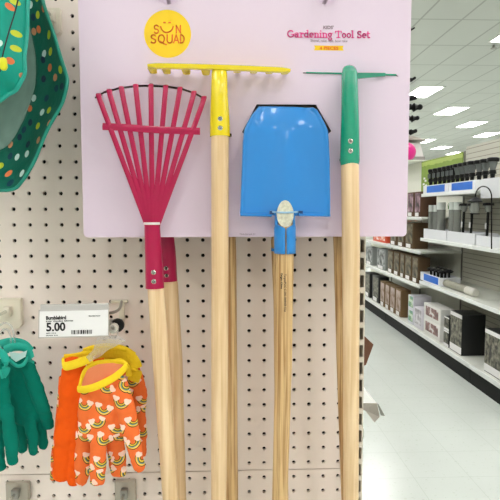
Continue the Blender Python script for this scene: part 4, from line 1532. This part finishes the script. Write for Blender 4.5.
# green foliage behind
q = PX(455, 204, XG + .32)
bm = B()
random.seed(2)
for k in range(60):
    a = random.uniform(0, 2 * PI)
    x = q.x + random.uniform(-.03, .03)
    y = q.y + random.uniform(-.12, .15)
    z = 1.44 + random.uniform(-.01, .05)
    l = Vector((math.cos(a) * .03, math.sin(a) * .03, random.uniform(0, .03)))
    n = Vector((-math.sin(a), math.cos(a), 0)) * .007
    c = Vector((x, y, z))
    add_prism(bm, [c - l, c + n, c + l, c - n], (0, 0, .001))
t = thing('artificial_plant', 'small green artificial foliage behind the frosted tubes', 'plant', (q.x, q.y, zF))
obj('foliage', bm, mat('leaf green', (86, 140, 60), rough=.6), t, flat=True)
obj('stem', tube([(q.x, q.y, zF + .001), (q.x, q.y, 1.45)], .01, 8), M['black'], t)
for k, u in enumerate([463, 471, 487]):
    q = PX(u, 225, XG + .075)
    z0 = zF + .005
    t = thing('garden_torch', '%s of three slim black torches standing in the upper right trays' % ['left', 'middle', 'right'][k], 'torch', (q.x, q.y, z0), 'black torches')
    obj('pole', tube([(q.x, q.y, z0), (q.x, q.y - .012, z0 + .27)], .011, 10), M['black'], t)
    obj('glass', tube([(q.x, q.y - .012, z0 + .27), (q.x, q.y - .012, z0 + .325)], [.02, .03], 12), M['tubeg'], t)
    obj('cap', tube([(q.x, q.y - .012, z0 + .322), (q.x, q.y - .012, z0 + .34), (q.x, q.y - .012, z0 + .345)], [.045, .042, .02], 14), M['black'], t)
    obj('price_sticker', box((q.x - .018, q.y - .014, z0 + .13), (q.x - .0115, q.y + .002, z0 + .18)), M['white'], t, flat=True)
# shepherd crook with lantern
xk = XF - .020
pts = [PX(u, v, xk) for u, v in [(491.5, 249), (491.5, 215), (491.6, 200), (491, 193), (488, 188), (483, 186.4), (478.5, 188.5), (476, 193), (475.2, 197)]]
t = thing('garden_crook', 'tall black shepherd crook arching over the upper right shelf', 'crook', tuple(pts[0]))
obj('crook_rod', tube(catmull(pts, 5), .0052, 8, ref=(1, 0, 0)), M['black'], t)
q = pts[-1]
t = thing('hanging_lantern', 'small black roofed lantern with clear jar hanging from the crook', 'lantern', tuple(q))
obj('roof', tube([(q.x, q.y, q.z), (q.x, q.y, q.z - .01), (q.x, q.y, q.z - .035), (q.x, q.y, q.z - .042)], [.010, .026, .06, .056], 16), M['black'], t)
obj('jar', tube([(q.x, q.y, q.z - .042), (q.x, q.y, q.z - .1), (q.x, q.y, q.z - .13)], [.03, .038, .028], 14), M['tubeg'], t)
obj('base', tube([(q.x, q.y, q.z - .131), (q.x, q.y, q.z - .14)], .037, 14), M['black'], t)

# top shelf: blue labelled trays with solar lights
zH = 1.575 + .031
tray('white tray with two blue labels, left one on the top right shelf', 421.8, 446.5, zH, .085, .26, [(425.5, 443)])
tray('white tray with blue label in the middle of the top right shelf', 447.5, 473.8, zH, .085, .26, [(450, 470.5)])
# lower header strip at the right picture edge (stands above the crook)
ya, yb = PX(505, 190, XG).y, bays[1] - .02
t = thing('shelf_header', 'white header sign with small dark writing above the crook at right', 'sign', (XG, (ya + yb) / 2, 1.575))
obj('panel', box((XG, ya, 1.535), (XG + .01, yb, 1.69)), mat('header white', (222, 224, 228), rough=.5), t, flat=True)
bm = B()
random.seed(9)
yy = yb - .03
while yy > ya + .5:
    l = random.uniform(.012, .03)
    add_box(bm, (XG - .0015, yy - l, 1.588), (XG - .0002, yy, 1.588 + random.choice([.014, .02])))
    yy -= l + .01
obj('lettering', bm, M['ink'], t, flat=True)
M['glass'] = mat('smoky lens', (120, 126, 126), rough=.15, alpha=.8)
us = [431, 435.6, 440.2, 444.6, 449, 453.2, 457.7, 462.4, 467.3, 472.2, 479.2, 485.4, 492.6]
ordn = ['first', 'second', 'third', 'fourth', 'fifth', 'sixth', 'seventh', 'eighth', 'ninth', 'tenth', 'eleventh', 'twelfth', 'last']
for k, u in enumerate(us):
    X = XG + .10
    q = PX(u, 175, X)
    z0 = zH + .005 if u < 473 else 1.612
    big = k > 5
    if u > 473:
        X = XG + .12
        q = PX(u, 175, X)
    t = thing('solar_light', '%s black capped solar light counting from the left in the top row' % ordn[k], 'solar light', (q.x, q.y, z0), 'solar lights on the top right shelf')
    r_ = .042 if big else .028
    zt = 1.60 + .27
    obj('stake', tube([(q.x, q.y, z0), (q.x, q.y, z0 + .10), (q.x, q.y, z0 + .15)], [.012, .018, .024], 8), M['black'], t)
    obj('collar', tube([(q.x, q.y, z0 + .125), (q.x, q.y, z0 + .155)], [.03, .026], 10), M['black'], t)
    obj('lens', tube([(q.x, q.y, z0 + .15), (q.x, q.y, zt - .035)], [.018, r_ * .9], 14), M['glass'] if big else M['black'], t)
    obj('cap', tube([(q.x, q.y, zt - .035), (q.x, q.y, zt - .006), (q.x, q.y, zt)], [r_ * 1.15, r_ * 1.15, r_ * .8], 14), M['black'], t)
    if not big:
        for dy in (-.02, .02):
            obj('window', box((q.x - .027, q.y + dy - .006, z0 + .16), (q.x - .016, q.y + dy + .006, zt - .05)), M['glass'], t, flat=True)

# pink ball and bin on top of the far shelving
q = P(405.5, 149, 7.4)
t = thing('storage_bin', 'white and grey bin with a lid standing on top of the far shelving', 'bin', (q.x + .1, 7.4, 2.071))
obj('bin_body', box((q.x - .1, 7.25, 2.071), (q.x + .22, 7.7, 2.16), .005), mat('grey bin', (150, 146, 142), rough=.5), t)
obj('bin_top', prism([(q.x - .1, 7.3, 2.16), (q.x + .22, 7.3, 2.16), (q.x + .17, 7.3, 2.34), (q.x - .1, 7.3, 2.36)], (0, .3, 0)), mat('pale bin top', (226, 226, 222), rough=.5), t, flat=True)
obj('bin_lid', prism([(q.x - .14, 7.22, 2.39), (q.x + .25, 7.22, 2.375), (q.x + .06, 7.22, 2.42), (q.x - .14, 7.22, 2.45)], (0, .4, 0)), mat('taupe lid', (166, 160, 150), rough=.5), t, flat=True)
bm = B()
bmesh.ops.create_uvsphere(bm, u_segments=24, v_segments=16, radius=.125, matrix=Matrix.Translation((P(406.3, 150, 7.05).x, 7.05, 2.198)))
tag(obj('ball', bm, mat('pink rubber', (214, 30, 132), rough=.35), loc=(P(406.3, 150, 7.05).x, 7.05, 2.073)), 'bright pink ball peeking out beside the card edge', 'ball')
